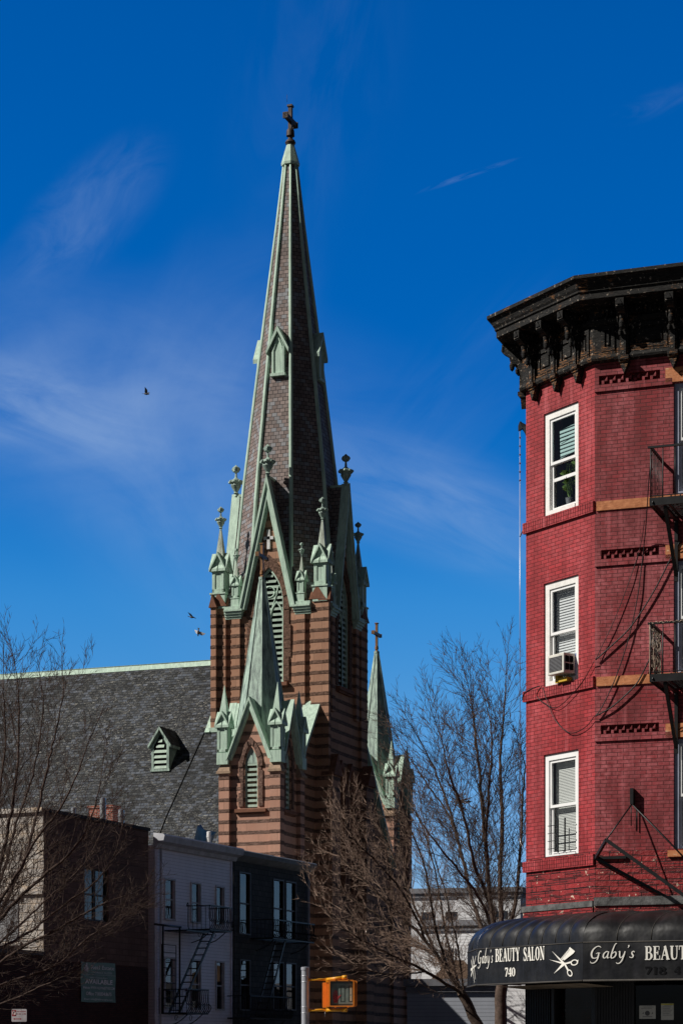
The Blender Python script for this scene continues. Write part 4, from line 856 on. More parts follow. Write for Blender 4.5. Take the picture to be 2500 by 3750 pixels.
SCR = {'G': (.86, [cv((.74, .86, .03), (.6, .96, .07), (.4, .94, .07), (.16, .72, .11), (.06, .38, .13), (.16, .08, .1), (.36, .02, .06), (.56, .12, .06), (.62, .4, .09)), cv((.4, .38, .03), (.56, .44, .06), (.72, .42, .05)), cv((.62, .42, .1), (.6, .1, .1), (.5, -.2, .08), (.3, -.36, .07), (.1, -.34, .05), (.04, -.22, .03))]),
 'a': (.56, [cv((.44, .5, .05), (.3, .54, .07), (.12, .36, .1), (.1, .12, .1), (.22, .02, .06), (.38, .2, .05), (.46, .5, .05)), cv((.47, .54, .07), (.42, .2, .1), (.44, .03, .08), (.58, .08, .03))]),
 'b': (.56, [cv((.34, 1.08, .03), (.26, 1.0, .08), (.14, .5, .1), (.1, .1, .1), (.2, .01, .07), (.38, .12, .09), (.46, .34, .1), (.38, .5, .07), (.24, .44, .05), (.13, .3, .04)), cv((.26, 1.04, .05), (.36, 1.16, .06), (.42, 1.14, .04))]),
 'y': (.6, [cv((.04, .48, .03), (.12, .53, .08), (.14, .3, .1), (.18, .1, .09), (.28, .03, .06), (.42, .2, .05), (.52, .5, .05)), cv((.53, .54, .07), (.46, .15, .1), (.36, -.2, .09), (.2, -.4, .08), (.04, -.42, .06), (-.06, -.34, .03))]),
 "'": (.22, [cv((.1, 1.02, .1), (.13, .94, .09), (.08, .8, .03))]),
 's': (.42, [cv((.36, .44, .04), (.28, .53, .07), (.16, .44, .08), (.2, .3, .1), (.3, .16, .1), (.22, .03, .07), (.06, .06, .05), (.0, .1, .03))])}
def word(mb, txt, font, fr_pl, x0, x1, z0, cap, y, sp=.03, slant=0.0, grow=1.0):
    tot = sum(font[c_][0] for c_ in txt)+sp*(len(txt)-1); k = (x1-x0)/tot; x = 0; n = 0
    for c_ in txt:
        for s_ in font[c_][1]:
            pts = [(p[0], p[1], p[2]*grow) for p in s_]; stroke(mb, pts, 0, y-.0006*(n % 12), lambda a, z, x=x: (x0+(x+a+slant*z)*k, z0+z*cap)); n += 1
        x += font[c_][0]+sp
def gp(fr, px, py): return fr.pix(px, py, -.012)
def lettering(fr, items, parent, name, mat, y=-.014):
    b = MB()
    for (txt, font, pxa, pxb, vb, vt, vref, sl, gr_) in items:
        xa, xb = gp(fr, pxa, vb)[0], gp(fr, pxb, vb)[0]; za = gp(fr, (pxa+pxb)/2, vb)[1]; zc = gp(fr, (pxa+pxb)/2, vt)[1]; word(b, txt, font, fr, xa, xb, za, zc-za, y, .04, sl, gr_)
    for p in range(0): pass
    o = b.build(name, mat, parent, recalc=False); return o
Z8 = lambda x, y: (1650+x*.5421, 2750+y*.5421)
lettering(ARF, [("Gaby's", SCR, 2160, 2323, Z8(0, 1403)[1], Z8(0, 1318)[1], 0, .12, 1.0), ('BEAUTY SALON', SER, 2360, 2360+(7.76)*44.5*1.03, Z8(0, 1410)[1], Z8(0, 1317)[1], 0, 0, 1)], pR, 'lettering', LETTER)
lettering(ARF, [('718', SER, 2360, 2440, Z8(0, 1512)[1], Z8(0, 1460)[1], 0, 0, 1), ('4', SER, 2466, 2492, Z8(0, 1510)[1], Z8(0, 1458)[1], 0, 0, 1)], pR, 'old_lettering', GHOST)
lettering(AC, [("Gaby's", SCR, 1749, 1805, Z8(0, 1436)[1], Z8(0, 1350)[1], 0, .12, 1.05), ('BEAUTY', SER, 1813, 1903, Z8(0, 1424)[1], Z8(0, 1336)[1], 0, 0, 1), ('SALON', SER, 1916, 1994, Z8(0, 1418)[1], Z8(0, 1326)[1], 0, 0, 1), ('740', SER, 1848, 1887, Z8(0, 1526)[1], Z8(0, 1467)[1], 0, 0, 1.1)], pC, 'lettering', LETTER)
b = MB()     # scissors crossed with a comb
def zz(x, y): return gp(AC, *Z8(x, y))
def poly(pts, y=-.014, m=0): b.face([(zz(*p)[0], y, zz(*p)[1]) for p in pts], m)
poly([(683, 1355), (765, 1430), (772, 1442), (755, 1440)]); poly([(663, 1412), (750, 1430), (770, 1440), (745, 1440)], -.0146); poly([(696, 1508), (752, 1440), (775, 1432), (766, 1452), (706, 1500)], -.0152)
def ring(cx_, cy_, rx_, ry_, w, y_, rot=0.0):
    P = []
    for i in range(21): a = 2*math.pi*i/20; P.append((cx_+rx_*math.cos(a)*math.cos(rot)-ry_*math.sin(a)*math.sin(rot), cy_+rx_*math.cos(a)*math.sin(rot)+ry_*math.sin(a)*math.cos(rot)))
    for i in range(20):
        (x1_, y1_), (x2_, y2_) = P[i], P[i+1]; f = 1-w/max(rx_, ry_); poly([(x1_, y1_), (x2_, y2_), (cx_+(x2_-cx_)*f, cy_+(y2_-cy_)*f), (cx_+(x1_-cx_)*f, cy_+(y1_-cy_)*f)], y_)
ring(835, 1432, 26, 20, 8, -.0158, -.3); ring(804, 1503, 17, 25, 8, -.0164, -.4); poly([(765, 1438), (812, 1424), (812, 1436), (768, 1447)], -.017); poly([(762, 1438), (772, 1434), (797, 1480), (788, 1486)], -.0176); poly([(855, 1420), (862, 1412), (862, 1426), (855, 1432)], -.0182)
poly([(806, 1328), (840, 1356), (828, 1372), (768, 1418), (756, 1408), (808, 1352), (800, 1334)], -.0188)
for i in range(13):
    t_ = i/12; x_, y_ = 744+60*t_, 1405-72*t_; poly([(x_, y_), (x_+4, y_-3), (x_+18, y_+10), (x_+14, y_+14)], -.0194)
b.build('scissors_and_comb_emblem', LETTER, pC, recalc=False)
b = MB(); zc = 3.12
for s_ in (((AS_len-.05, 3.35), (AS_len-.75, 3.0)), ((AS_len-.1, 2.92), (AS_len-.5, 3.36)), ((AS_len-.25, 2.86), (AS_len-.7, 3.3)), ((AS_len-.0, 3.18), (AS_len-.8, 3.12))): stroke(b, [(*s_[0], .02), (*s_[1], .05)], 0, -.015)
b.build('scissors_emblem', LETTER, pS, recalc=False)

# ================================================================== IRONWORK AND SMALL THINGS ON THE RED BUILDING
def balcony(z, lab):
    t = empty('fire_escape', (CO.x, CO.y, 0), a_r); tag(t, lab, 'fire escape', 'fire escapes on the red building')
    x0 = RF.pix(2377, 2480, -1.1)[0]; x1 = x0+4.6; d = 1.1
    b = MB(); b.box(x0, x1, -d, -d+.012, z, z+.13); b.box(x0, x0+.012, -d, 0, z, z+.13); b.box(x1-.012, x1, -d, 0, z, z+.13)
    for i in range(14): y = -d+.06+i*.078; b.box(x0+.02, x1-.02, y, y+.035, z+.05, z+.06)
    for i in range(6): x = x0+.3+i*.8; b.box(x, x+.04, -d+.02, 0, z+.02, z+.045)
    for x in (x0+.06, x0+.7): b.lathe([(.012, z+.03), (.018, z+.05), (.012, z+.07)], x, -d-.01, 6)
    b.build('platform', IRON, t)
    b = MB(); zt_ = z+1.02
    b.box(x0-.03, x1, -d-.005, -d+.04, zt_-.035, zt_); b.box(x0, x0+.045, -d, 0, zt_-.035, zt_); b.box(x0, x1, -d+.01, -d+.03, z+.16, z+.175)
    for i in range(9): y = -d+.06+i*.115; b.tube([(x0+.02, y, z+.1), (x0+.02, y, zt_)], .008, 5)
    n = int((x1-x0)/.21)
    for i in range(n): x = x0+.02+i*.21; b.tube([(x, -d+.015, z+.1), (x, -d+.015, zt_)], .009 if i % 5 else .014, 5)
    b.build('railing', IRON, t)
    for k, x in enumerate((x0+.25, x0+2.3, x0+4.2)):
        b = MB(); b.obox((x, -d+.12, z-.01), (x, -.03, z-1.0), .06, .06); b.box(x-.03, x+.03, -.06, 0, z-1.1, z+.02); b.obox((x, -d+.08, z-.02), (x, 0, z-.02), .055, .05); b.build('bracket', IRON, t)
    return t, x0, d
zA, zB = RF.pix(2377, 1852, -1.1)[1], RF.pix(2377, 2498, -1.1)[1]
fe1, bx, bd = balcony(zA, 'upper black iron fire escape balcony, under the top orange lintel'); fe2, _, _ = balcony(zB, 'lower black iron fire escape balcony, wrapped with string lights')
b = MB()
W_ = [(bx+.0, -bd, zB+1.0)]
for i in range(170): f_ = i/170; W_.append((bx-.012+.03*(i % 2), -bd+.06+.85*f_+.03*math.sin(i*1.7), zB+.12+.88*abs(math.sin(i*.31))+rnd.uniform(-.03, .03)))
for i in range(60): W_.append((bx+.03*i, -bd-.015+.02*(i % 2), zB+1.01+.02*math.sin(i*2.1)))
b.tube(W_, .006, 3)
o = b.build('string_lights', plain('cream_light_wire', (.55, .42, .32), .6, .3), None, (CO.x, CO.y, 0), a_r); tag(o, 'cream string lights wound around the lower fire escape railing', 'string lights')
# iron sign frame hanging low on the front
t = empty('sign_frame', (CO.x, CO.y, 0), a_r); tag(t, 'rusty black iron sign frame hung by chains from a wall post over the awning', 'sign frame')
m0 = RF.pix(2317, 2948, 0); m1 = RF.pix(2317, 2890, 0); Ap = (RF.pix(2219, 3077, -.75)[0], -.75, RF.pix(2219, 3077, -.75)[1]); Bp = (.02, -.03, RF.pix(2181, 3144, 0)[1]); Dp = (RF.pix(2520, 3292, -.75)[0], -.75, RF.pix(2520, 3292, -.75)[1]); Ep = (RF.pix(2520, 3330, -.05)[0], -.05, RF.pix(2520, 3330, -.05)[1])
b = MB(); b.box(m0[0]-.03, m0[0]+.03, -.12, 0, m0[1], m1[1]); b.build('wall_post', IRON, t)
b = MB(); b.obox(Ap, Dp, .045, .06); b.obox(Bp, Ap, .045, .06); b.obox(Bp, Ep, .04, .05); b.obox(Bp, (Bp[0]+.55, -.03, Bp[2]+.0), .04, .05); b.build('frame_bars', IRON, t)
b = MB(); b.tube([(m0[0], -.1, m0[1]), Ap], .014, 5); b.tube([(m0[0], -.1, m0[1]), (RF.pix(2459, 3095, -.05)[0], -.05, RF.pix(2459, 3095, -.05)[1]), (RF.pix(2520, 3160, -.1)[0], -.1, RF.pix(2520, 3160, -.1)[1])], .014, 5); b.tube([(m0[0]-.02, -.06, m0[1]), (m0[0]-.02, -.06, m0[1]-.38)], .01, 5); b.tube([(m0[0]+.08, -.03, m0[1]-.06), (m0[0]+.08, -.03, m0[1]-.46)], .01, 5); b.build('chain', IRON, t)
# cables draped over the front
def cable(pts, fr, lab, r_=.009, y=-.05):
    P = [(fr.pix(px, py, yy)[0], yy, fr.pix(px, py, yy)[1]) for px, py, yy in [(p if len(p) == 3 else (*p, y)) for p in pts]]
    b = MB(); b.tube(catm(P, 5), r_, 4); o = b.build('cable', IRON, None, (CO.x, CO.y, 0), fr.a); tag(o, lab, 'cable', 'loose cables on the red building'); return o
Z7 = lambda x, y: (1850+x*.4145, 1900+y*.4145)
cable([(2385, 1660, -1.1), (2375, 1760, -.8), (2366, 1900, -.3), (2357, 2000, -.05), Z7(1170, 670), Z7(1090, 1050), Z7(975, 1400), Z7(860, 1650), Z7(793, 1748)], RF, 'black cable falling straight from the upper balcony down the red front')
cable([(2360, 1900, -.3), Z7(1190, 250), Z7(1090, 560), Z7(960, 900), Z7(850, 1130), Z7(800, 1240)], RF, 'thinnest black cable, slanting across the red wall beside the middle window', .006)
cable([Z7(1540, 200), Z7(1470, 330), Z7(1300, 660), Z7(1110, 950), Z7(950, 1110), Z7(795, 1248)], RF, 'thick black cable sloping from the middle orange lintel to the corner', .013)
cable([Z7(1275, 1235), Z7(1170, 1440), Z7(1060, 1560), Z7(930, 1670), Z7(795, 1745)], RF, 'black cable sloping from the lower balcony to the corner below', .013)
cable([Z7(785, 1255), Z7(700, 1410), Z7(590, 1550), Z7(450, 1670), Z7(330, 1620), Z7(275, 1560), Z7(320, 1480)], CF, 'short black cable loop hanging under the middle corner window', .008)
cable([Z7(785, 1745), Z7(720, 1830), Z7(620, 1890), Z7(540, 1880), Z7(440, 1780), Z7(370, 1620), Z7(330, 1490)], CF, 'long black cable loop hanging deepest on the red corner wall', .009)
cable([Z7(300, 1480), Z7(240, 1500), Z7(165, 1545), Z7(150, 1600, )], CF, 'short black cable end reaching over the left edge of the red wall', .012)
# air conditioner with bricks and blue bag
x0, x1, z0, z1 = cw[1]; t = empty('air_conditioner', (CO.x, CO.y, 0), a_c); tag(t, 'white window air conditioner with a dark grille in the middle corner window', 'air conditioner')
ax0, az0, az1 = x0+.42, z0+.13, z0+.49
ax1 = ax0+.46; b = MB(); b.box(ax0, ax1, -.24, .12, az0, az1); b.build('casing', plain('dirty_white_enamel', (.62, .60, .54), .5, .4, var=.2, sc=6), t, bevel=.012)
b = MB(); b.box(ax0+.05, ax1-.05, -.245, -.241, az0+.05, az1-.05)
b.build('grille_backing', BLACK, t); b = MB()
for i in range(11): z = az0+.055+i*.024; b.box(ax0+.05, ax1-.05, -.254, -.246, z, z+.011)
b.build('grille', plain('grey_fins', (.18, .18, .19), .5, .4), t)
b = MB()
for y0 in (-.21, -.11):
    for zz0 in (az0+.05, az0+.19): b.box(ax1+.0125, ax1+.016, y0, y0+.08, zz0, zz0+.115)
b.build('side_vent', BLACK, t)
b = MB(); b.box(ax0+.04, ax0+.12, -.1, .02, z0, az0); b.box(ax0+.16, ax0+.4, -.12, .0, z0, z0+.07); b.build('support_block', plain('mustard_block', (.5, .33, .04), .7, .2), t)
b = MB(); b.box(ax1+.015, x1-.115, .03, .11, z0+.1, z0+.5); o = b.build('plastic_bag', plain('blue_plastic', (.02, .16, .62), .3, .5, var=.6, sc=9, bump=.05), None, (CO.x, CO.y, 0), a_c); tag(o, 'crumpled blue plastic bag stuffed beside the air conditioner', 'plastic bag')
# window guard bars in the lowest corner window
x0, x1, z0, z1 = cw[2]; b = MB(); zg = z0+.1
for x in (x0+.42, x0+.62): b.box(x, x+.022, -.02, .0, zg, zg+.62)
for k in range(4): b.box(x0+.13, x1-.1, -.012, .004, zg+.08+k*.14, zg+.09+k*.14)
o = b.build('window_guard', IRON, None, (CO.x, CO.y, 0), a_c); tag(o, 'small black iron window guard in the lowest corner window', 'window guard')
# clothesline hook and line at the left edge
t = empty('clothesline', (E_.x, E_.y, 0), R(-57)); tag(t, 'thin clothesline hanging from an iron arm on the left edge of the red building', 'clothesline')
LF = Fr(E_.x, E_.y, -57); zh = LF.pix(1900, 1575)[1]; xh = LF.pix(1897, 1575)[0]
b = MB(); b.prism([(0, zh-.2), (0, zh+.05), (xh-.03, zh+.0), (xh-.03, zh+.1), (xh+.02, zh+.17), (xh+.12, zh+.03)], .02, .06); b.build('arm', IRON, t)
b = MB(); zl2 = LF.pix(1897, 3090)[1]; b.tube([(xh, .04, zh), (xh, .04, zl2)], .008, 4); b.tube([(xh, .04, zl2+.1), (xh+.02, .04, zl2), (0.0, .04, zl2-.2)], .008, 4)
for k in range(6): b.lathe([(.001, zh-.1-k*.16), (.022, zh-.12-k*.16), (.001, zh-.16-k*.16)], xh, .04, 6)
zq = LF.pix(1897, 1945)[1]; b.tube([(xh, .04, zq-.1), (xh+.08, .04, zq), (0, .04, zq+.06)], .012, 5); b.build('line', GALV, t)
b = MB(); b.obox((0, .02, LF.pix(1910, 3170)[1]-.05), (-.22, .02, LF.pix(1910, 3170)[1]+.04), .05, .07); b.build('lower_arm', IRON, t)
#@@PART3
# ================================================================== ROW OF HOUSES ON THE LEFT
HF = Fr(-6.99, 81, 66)
def hx(px, y=0.0): return HF.pix(px, 3400, y)[0]
def hz(px, py, y=0.0): return HF.pix(px, py, y)[1]
def hroot(name, lab, cat): t = empty(name, (HF.o.x, HF.o.y, 0), HF.a); return tag(t, lab, cat)
def simple_window(parent, px0, px1, v0, v1, name, mf, glass, fw=.07, deep=.12, y=0.0, zabs=None):
    x0, x1 = hx(px0), hx(px1); z1 = hz((px0+px1)/2, v0); z0 = hz((px0+px1)/2, v1)
    if zabs: z0, z1 = zabs
    b = MB(); b.box(x0-fw, x0, -.04, .1, z0-fw, z1+fw); b.box(x1, x1+fw, -.04, .1, z0-fw, z1+fw); b.box(x0, x1, -.04, .1, z1, z1+fw); b.box(x0, x1, -.07, .1, z0-fw, z0); zm = (z0+z1)/2; b.box(x0, x1, .02, .07, zm-.025, zm+.025)
    b.box(x0, x0+.04, .03, .08, z0, z1); b.box(x1-.04, x1, .03, .08, z0, z1)
    w = b.build(name, mf, parent); b = MB(); b.face([(x0, .06, z0), (x1, .06, z0), (x1, .06, z1), (x0, .06, z1)]); b.build('pane', glass, w, recalc=False)
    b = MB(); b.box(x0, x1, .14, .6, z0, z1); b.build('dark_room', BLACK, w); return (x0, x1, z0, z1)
# ---- brown corner building with a sunlit stone front
brn = hroot('corner_building', 'brown windowed side wall building with a sunlit cream stone front behind bare branches', 'building')
xc, xe = hx(160), hx(543); zt1 = 9.72; zl = 4.83
b = MB(); wx = (hx(310), hx(352), hx(354), hx(398)); wz = (hz(355, 3375), hz(355, 3183)); wall_holes(b, xc, xe, hz(350, 3530)-.0, zt1, [(wx[0], wx[3], wz[0], wz[1])], 0, .15)
b.face([(xc, 0, zt1-.15), (xe, 0, zt1-.15), (xe, 12, zt1-.15), (xc, 12, zt1-.15)]); b.face([(xe, 0, 0), (xe, 12, 0), (xe, 12, zt1), (xe, 0, zt1)])
b.build('side_wall', STUC, brn)
b = MB(); b.face([(xc, 0, 0), (xe, 0, 0), (xe, 0, hz(350, 3530)), (xc, 0, hz(350, 3530))]); b.box(xc-13, xc, -.0, .3, 0, zl); b.build('brick_base', DKBR, brn)
b = MB(); b.box(xc, xe+.05, -.06, .3, zt1, zt1+.12); b.build('parapet_cap', TAR, brn)
b = MB(); b.box(xc-13, xc-.0, -.05, .36, zl, zl+.14); b.build('wall_coping', plain('grey_coping', (.10, .10, .10), .9), brn)
b = MB()
for xa, xb in ((wx[0], wx[1]), (wx[2], wx[3])):
    zm = sum(wz)/2; b.box(xa, xa+.05, .08, .14, *wz); b.box(xb-.05, xb, .08, .14, *wz)
    for z in (wz[0], zm-.03, wz[1]-.06): b.box(xa+.05, xb-.05, .08, .14, z, z+.06)
w = b.build('window', plain('dark_window_frame', (.05, .05, .05), .6), brn); b = MB(); b.face([(wx[0], .12, wz[0]), (wx[3], .12, wz[0]), (wx[3], .12, wz[1]), (wx[0], .12, wz[1])]); b.build('pane', GLASSR, w, recalc=False); b = MB(); b.box(wx[0], wx[3], .2, .6, *wz); b.build('dark_room', plain('grey_room', (.16, .18, .18), .8), w)
Pc = HF.wld(xc, 0); LF2 = Fr(Pc.x, Pc.y, -24); fo = brn.matrix_world
b = MB(); b.face([(-14, 0, 0), (0, 0, 0), (0, 0, zt1+.05), (-14, 0, zt1+.05)])
for k in range(5): b.box(-1.5-k*2.4, -.65-k*2.4, -.12, .0, 5.6, 7.2, 1) if False else None
ffr = b.build('stone_front', ASH, brn, (xc, 0, 0), R(-24-66))
b = MB(); b.box(-14, -.02, -.1, -.0, zt1-.02, zt1+.14); b.box(-14, -.02, -.08, -.0, 6.9, 7.02); b.build('front_coping', ASH, ffr)
for k in range(3):
    b = MB(); x = -1.75-k*2.1; b.box(x, x+.75, -.03, .02, 5.35, 6.75); b.build('front_window', plain('grey_window_panel', (.22, .22, .23), .4, .5), ffr)  # plain grey panel for each front window
    b = MB(); b.box(x-.12, x+.87, -.1, .0, 5.2, 5.33); b.box(x-.12, x+.87, -.08, .0, 6.77, 6.95); b.build('window_trim', ASH, ffr)
b = MB(); x0, x1 = hx(412, 2.2), hx(438, 2.2); z1 = hz(412, 2957, 2.2); b.box(x0, x1, 2.2, 3.25, 9, z1); b.box(x0-.04, x1+.04, 2.16, 3.29, z1, z1+.1); b.box(x0+.1, x1-.1, 2.3, 3.15, z1+.1, z1+.13, 1)
b.build('chimney', [CHBR, BLACK], brn)
def pipe(px, v, y, r_, z0, cap, parent):
    x, z1 = hx(px, y), hz(px, v, y); b = MB(); b.lathe([(r_, z0), (r_, z1-.25), (r_*1.15, z1-.25), (r_*1.15, z1-.2), (r_, z1-.2), (r_, z1-.02), (r_*.6, z1)], 0, 0, 12)
    if cap: b.lathe([(.3, z1-.05), (.3, z1-.02), (.05, z1+.12)], 0, 0, 10)
    o = b.build('vent_pipe', GALV, parent, (x, y, 0)); return o
pipe(269, 2958, 1.5, .08, 9.5, False, brn); pipe(377, 2922, 1.2, .115, 9.5, False, brn); pipe(444, 2966, .9, .11, 9.5, False, brn)
# banner and parking sign
FONT = {}
def text_mesh(txt, size, wscale=1.0, bold=.0):
    cu = bpy.data.curves.new('t', 'FONT'); cu.body = txt; cu.size = size; cu.align_x = 'LEFT'; cu.offset = bold; cu.resolution_u = 3; o = bpy.data.objects.new('t', cu); C.objects.link(o)
    dg = bpy.context.evaluated_depsgraph_get(); me = bpy.data.meshes.new_from_object(o.evaluated_get(dg)); bpy.data.objects.remove(o); vs_ = [(v.co.x, v.co.y) for v in me.vertices]; fs = [tuple(p.vertices) for p in me.polygons]; bpy.data.meshes.remove(me); return vs_, fs
def put_text(mb, txt, x0, x1, z0, h, y, bold=0.0, skew=0.0, m=0):
    vs_, fs = text_mesh(txt, 1.0, bold=bold); mx = max(v[0] for v in vs_); mn = min(v[0] for v in vs_); k = (x1-x0)/(mx-mn); mb.add([(x0+(v[0]-mn)*k, y, z0+v[1]*h/.72+skew*(v[0]-mn)*k) for v in vs_], fs, m)
t = empty('banner', (HF.o.x, HF.o.y, 0), HF.a); tag(t, 'faded green vinyl banner reading AVAILABLE on the dark brick wall', 'banner')
x0, x1 = hx(294), hx(420); z0, z1 = hz(357, 3672), hz(357, 3527); b = MB(); n = 10; g = [[(x0+(x1-x0)*i/n, -.03-.012*math.sin(i*2.1+j*.9), z0+(z1-z0)*j/n-.015*math.sin(i*.6)) for j in range(n+1)] for i in range(n+1)]; vs_ = [p for c_ in g for p in c_]
b.add(vs_, [(i*(n+1)+j, (i+1)*(n+1)+j, (i+1)*(n+1)+j+1, i*(n+1)+j+1) for i in range(n) for j in range(n)], 0, True); b.build('sheet', plain('faded_green_vinyl', (.16, .27, .225), .55, .3, var=.2), t)
b = MB(); w_, h_ = x1-x0, z1-z0; yy = -.05
for (tx_, a, c_, zz0, hh, bo) in (('Real Estate', .28, .95, .83, .1, .01), ('COMMERCIAL REAL ESTATE', .38, .88, .72, .05, 0), ('Licensed Corporate Broker', .24, .76, .60, .035, 0), ('AVAILABLE', .10, .90, .46, .115, .03), ('Website: WWW.HLDYNASTYRE.COM', .04, .96, .33, .065, .012), ('Office: 718.834.8675', .13, .87, .17, .085, .02), ('Email: info@hldynastyre.com', .08, .9, .05, .045, 0)): put_text(b, tx_, x0+w_*a, x0+w_*c_, z0+h_*zz0, h_*hh, yy, bo)
b.box(x0+.03, x1-.03, yy, yy+.002, z0+h_*.685, z0+h_*.69); ex = x0+w_*.08
for i, hh in enumerate((.10, .17, .21, .13)): b.box(ex+w_*.03*i, ex+w_*.03*i+w_*.025, yy, yy+.002, z0+h_*.76, z0+h_*(.76+hh))
b.build('lettering', plain('greyed_white_print', (.78, .78, .8), .7), t, recalc=False)
t = empty('parking_sign', tuple(at(70, 3720, 62))[:2]+(0,)); tag(t, 'small red and white no parking sign with a double arrow, low in the left corner', 'road sign')
sx, szt = .43, at(70, 3697, 62).z; b = MB(); b.prism([(-.215+.02, szt-.36), (-.215, szt-.34), (-.215, szt-.02), (-.195, szt), (.195, szt), (.215, szt-.02), (.215, szt-.34), (.195, szt-.36)], -.004, 0); b.build('plate', plain('white_sign_face', (.62, .60, .62), .5), t)
b = MB(); b.box(-.035, .035, .004, .05, 0, szt+.02); b.build('post', IRON, t)
RDP = plain('sign_red', (.42, .02, .03), .5); b = MB(); b.box(-.2, -.085, -.0055, -.0045, szt-.2, szt-.03); b.box(-.14, .03, -.0055, -.0045, szt-.29, szt-.27); b.prism([(-.17, szt-.28), (-.13, szt-.255), (-.13, szt-.305)], -.0055, -.0045); b.prism([(.07, szt-.28), (.03, szt-.255), (.03, szt-.305)], -.0055, -.0045)
for i, tx_ in enumerate(('NO PARKING', '8 AM - 6 PM')): put_text(b, tx_, -.06, .19, szt-.085-.07*i, .035, -.0055, .01)
b.build('symbols', RDP, t, recalc=False)
b = MB(); b.tube([(-.143+.042*math.cos(a*.45), -.007, szt-.115+.055*math.sin(a*.45)) for a in range(15)], .006, 4); b.tube([(-.18, -.007, szt-.075), (-.105, -.007, szt-.155)], .006, 4); put_text(b, 'P', -.16, -.125, szt-.135, .045, -.0065, .02); b.build('symbol_ring', WHITE, t, recalc=False)
# ---- white clapboard house
wh = hroot('clapboard_house', 'white clapboard row house with three windows across and an iron fire escape', 'house')
wa, wb = hx(566), hx(848); zt2 = 9.25
rows = [(3222, 3368), (3508, 3690)]
cols = [(603, 638), (700, 732), (791, 818)]
zr_ = [(hz(620, 3366), hz(620, 3224)), (hz(622, 3690), hz(622, 3512))]; wnd = [(hx(p), hx(q_), a, c_) for p, q_ in cols for a, c_ in zr_]+[(hx(p), hx(q_), .4, 1.9) for p, q_ in cols]
b = MB(); wall_holes(b, wa, wb, 0, zt2, wnd, 0, .12); b.face([(wa, 0, zt2), (wb, 0, zt2), (wb, 11, zt2), (wa, 11, zt2)]); b.face([(wa, 0, 0), (wa, 11, 0), (wa, 11, zt2), (wa, 0, zt2)]); b.build('front_wall', SIDW, wh)
CBM = plain('pale_corner_board', (.62, .60, .68), .6)
for xa_, xb_ in ((wa-.02, wa+.14), (wb-.1, wb+.02)): b = MB(); b.box(xa_, xb_, -.03, .02, 0, zt2); b.build('corner_board', CBM, wh)
for p, q_ in cols:
    for a, c_ in zr_: simple_window(wh, p, q_, 0, 0, 'window', TRIM, GLASSR, .06, zabs=(a, c_))
b = MB(); b.prism([(.0, zt2-.1), (-.12, zt2-.1), (-.18, zt2+.05), (-.42, zt2+.12), (-.48, zt2+.34), (-.42, zt2+.40), (0, zt2+.45)], wa-.1, wb+.18, 0, 'x'); b.build('cornice', TRIM, wh)
b = MB(); b.tube([(wa+.3, -.1, zt2-.05), (wa+.3, -.08, 0)], .05, 6); b.build('downpipe', TRIM, wh)
pipe(765, 3046, 1.5, .09, 8.5, False, wh).data.materials[0] = STONEW
b = MB(); b.box(hx(546), hx(566)-.02, .4, .9, 7.2, 9.45); b.box(hx(546)-.1, hx(566)+.1, .3, 1.0, 9.45, 9.6, 1); b.build('side_chimney', [TANBR, CHBR], wh)
t = empty('tarpaulin', (HF.o.x, HF.o.y, 0), HF.a); tag(t, 'torn black tarpaulin draped on the roof beside the white vent pipe', 'tarpaulin')
b = MB(); TP = lambda px, v, y: (hx(px, y), y, hz(px, v, y)); P_ = [TP(703, 3110, 1.8), TP(722, 3027, 1.9), TP(748, 3040, 2.1), TP(792, 3048, 2.3), TP(770, 3100, 2.4), TP(762, 3125, 2.2)]
Q_ = TP(745, 3085, 2.0)
for k in range(6): b.face([P_[k], P_[(k+1) % 6], Q_])
b.face([P_[1], TP(735, 3020, 2.9), P_[2]]); b.face([P_[0], P_[1], TP(712, 3070, 2.9)]); b.build('sheet', TARP, t, recalc=False)
# ---- dark shingled house
dk = hroot('shingle_house', 'dark green shingled row house with a shallow cornice, right of the white house', 'house')
da, db = wb+.2, hx(1128); zt3 = 9.55
b = MB(); dw = [(hx(877), hx(914), hz(895, 3420), hz(895, 3200)), (hx(1001), hx(1036), hz(1018, 3432), hz(1018, 3226)), (hx(1047), hx(1081), hz(1064, 3440), hz(1064, 3234)), (hx(880), hx(913), hz(895, 3698), hz(895, 3520)), (hx(1001), hx(1036), hz(1018, 3698), hz(1018, 3528)), (hx(1047), hx(1081), hz(1064, 3698), hz(1064, 3532))]
wall_holes(b, da, db, 0, zt3, dw, 0, .12); b.face([(da, 0, zt3), (db, 0, zt3), (db, 11, zt3), (da, 11, zt3)]); b.face([(db, 0, 0), (db, 11, 0), (db, 11, zt3), (db, 0, zt3)]); b.build('front_wall', SHING, dk)
DTR = plain('dark_blue_trim', (.16, .18, .20), .6)
for (a, c_, za, zb_) in dw:
    o = MB(); f = .05; o.box(a-f, a, -.03, .1, za-f, zb_+f); o.box(c_, c_+f, -.03, .1, za-f, zb_+f); o.box(a, c_, -.03, .1, zb_, zb_+f); o.box(a, c_, -.05, .1, za-f, za); o.box(a, c_, .02, .06, (za+zb_)/2-.03, (za+zb_)/2+.03); w = o.build('window', DTR, dk)
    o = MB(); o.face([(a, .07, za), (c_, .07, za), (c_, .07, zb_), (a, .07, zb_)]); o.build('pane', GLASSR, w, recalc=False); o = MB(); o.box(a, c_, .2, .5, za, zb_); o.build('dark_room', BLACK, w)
b = MB(); b.prism([(.0, zt3-.35), (-.1, zt3-.3), (-.34, zt3-.14), (-.38, zt3+.02), (-.3, zt3+.07), (0, zt3+.1)], da-.05, db+.1, 0, 'x'); b.build('cornice', DTR, dk)
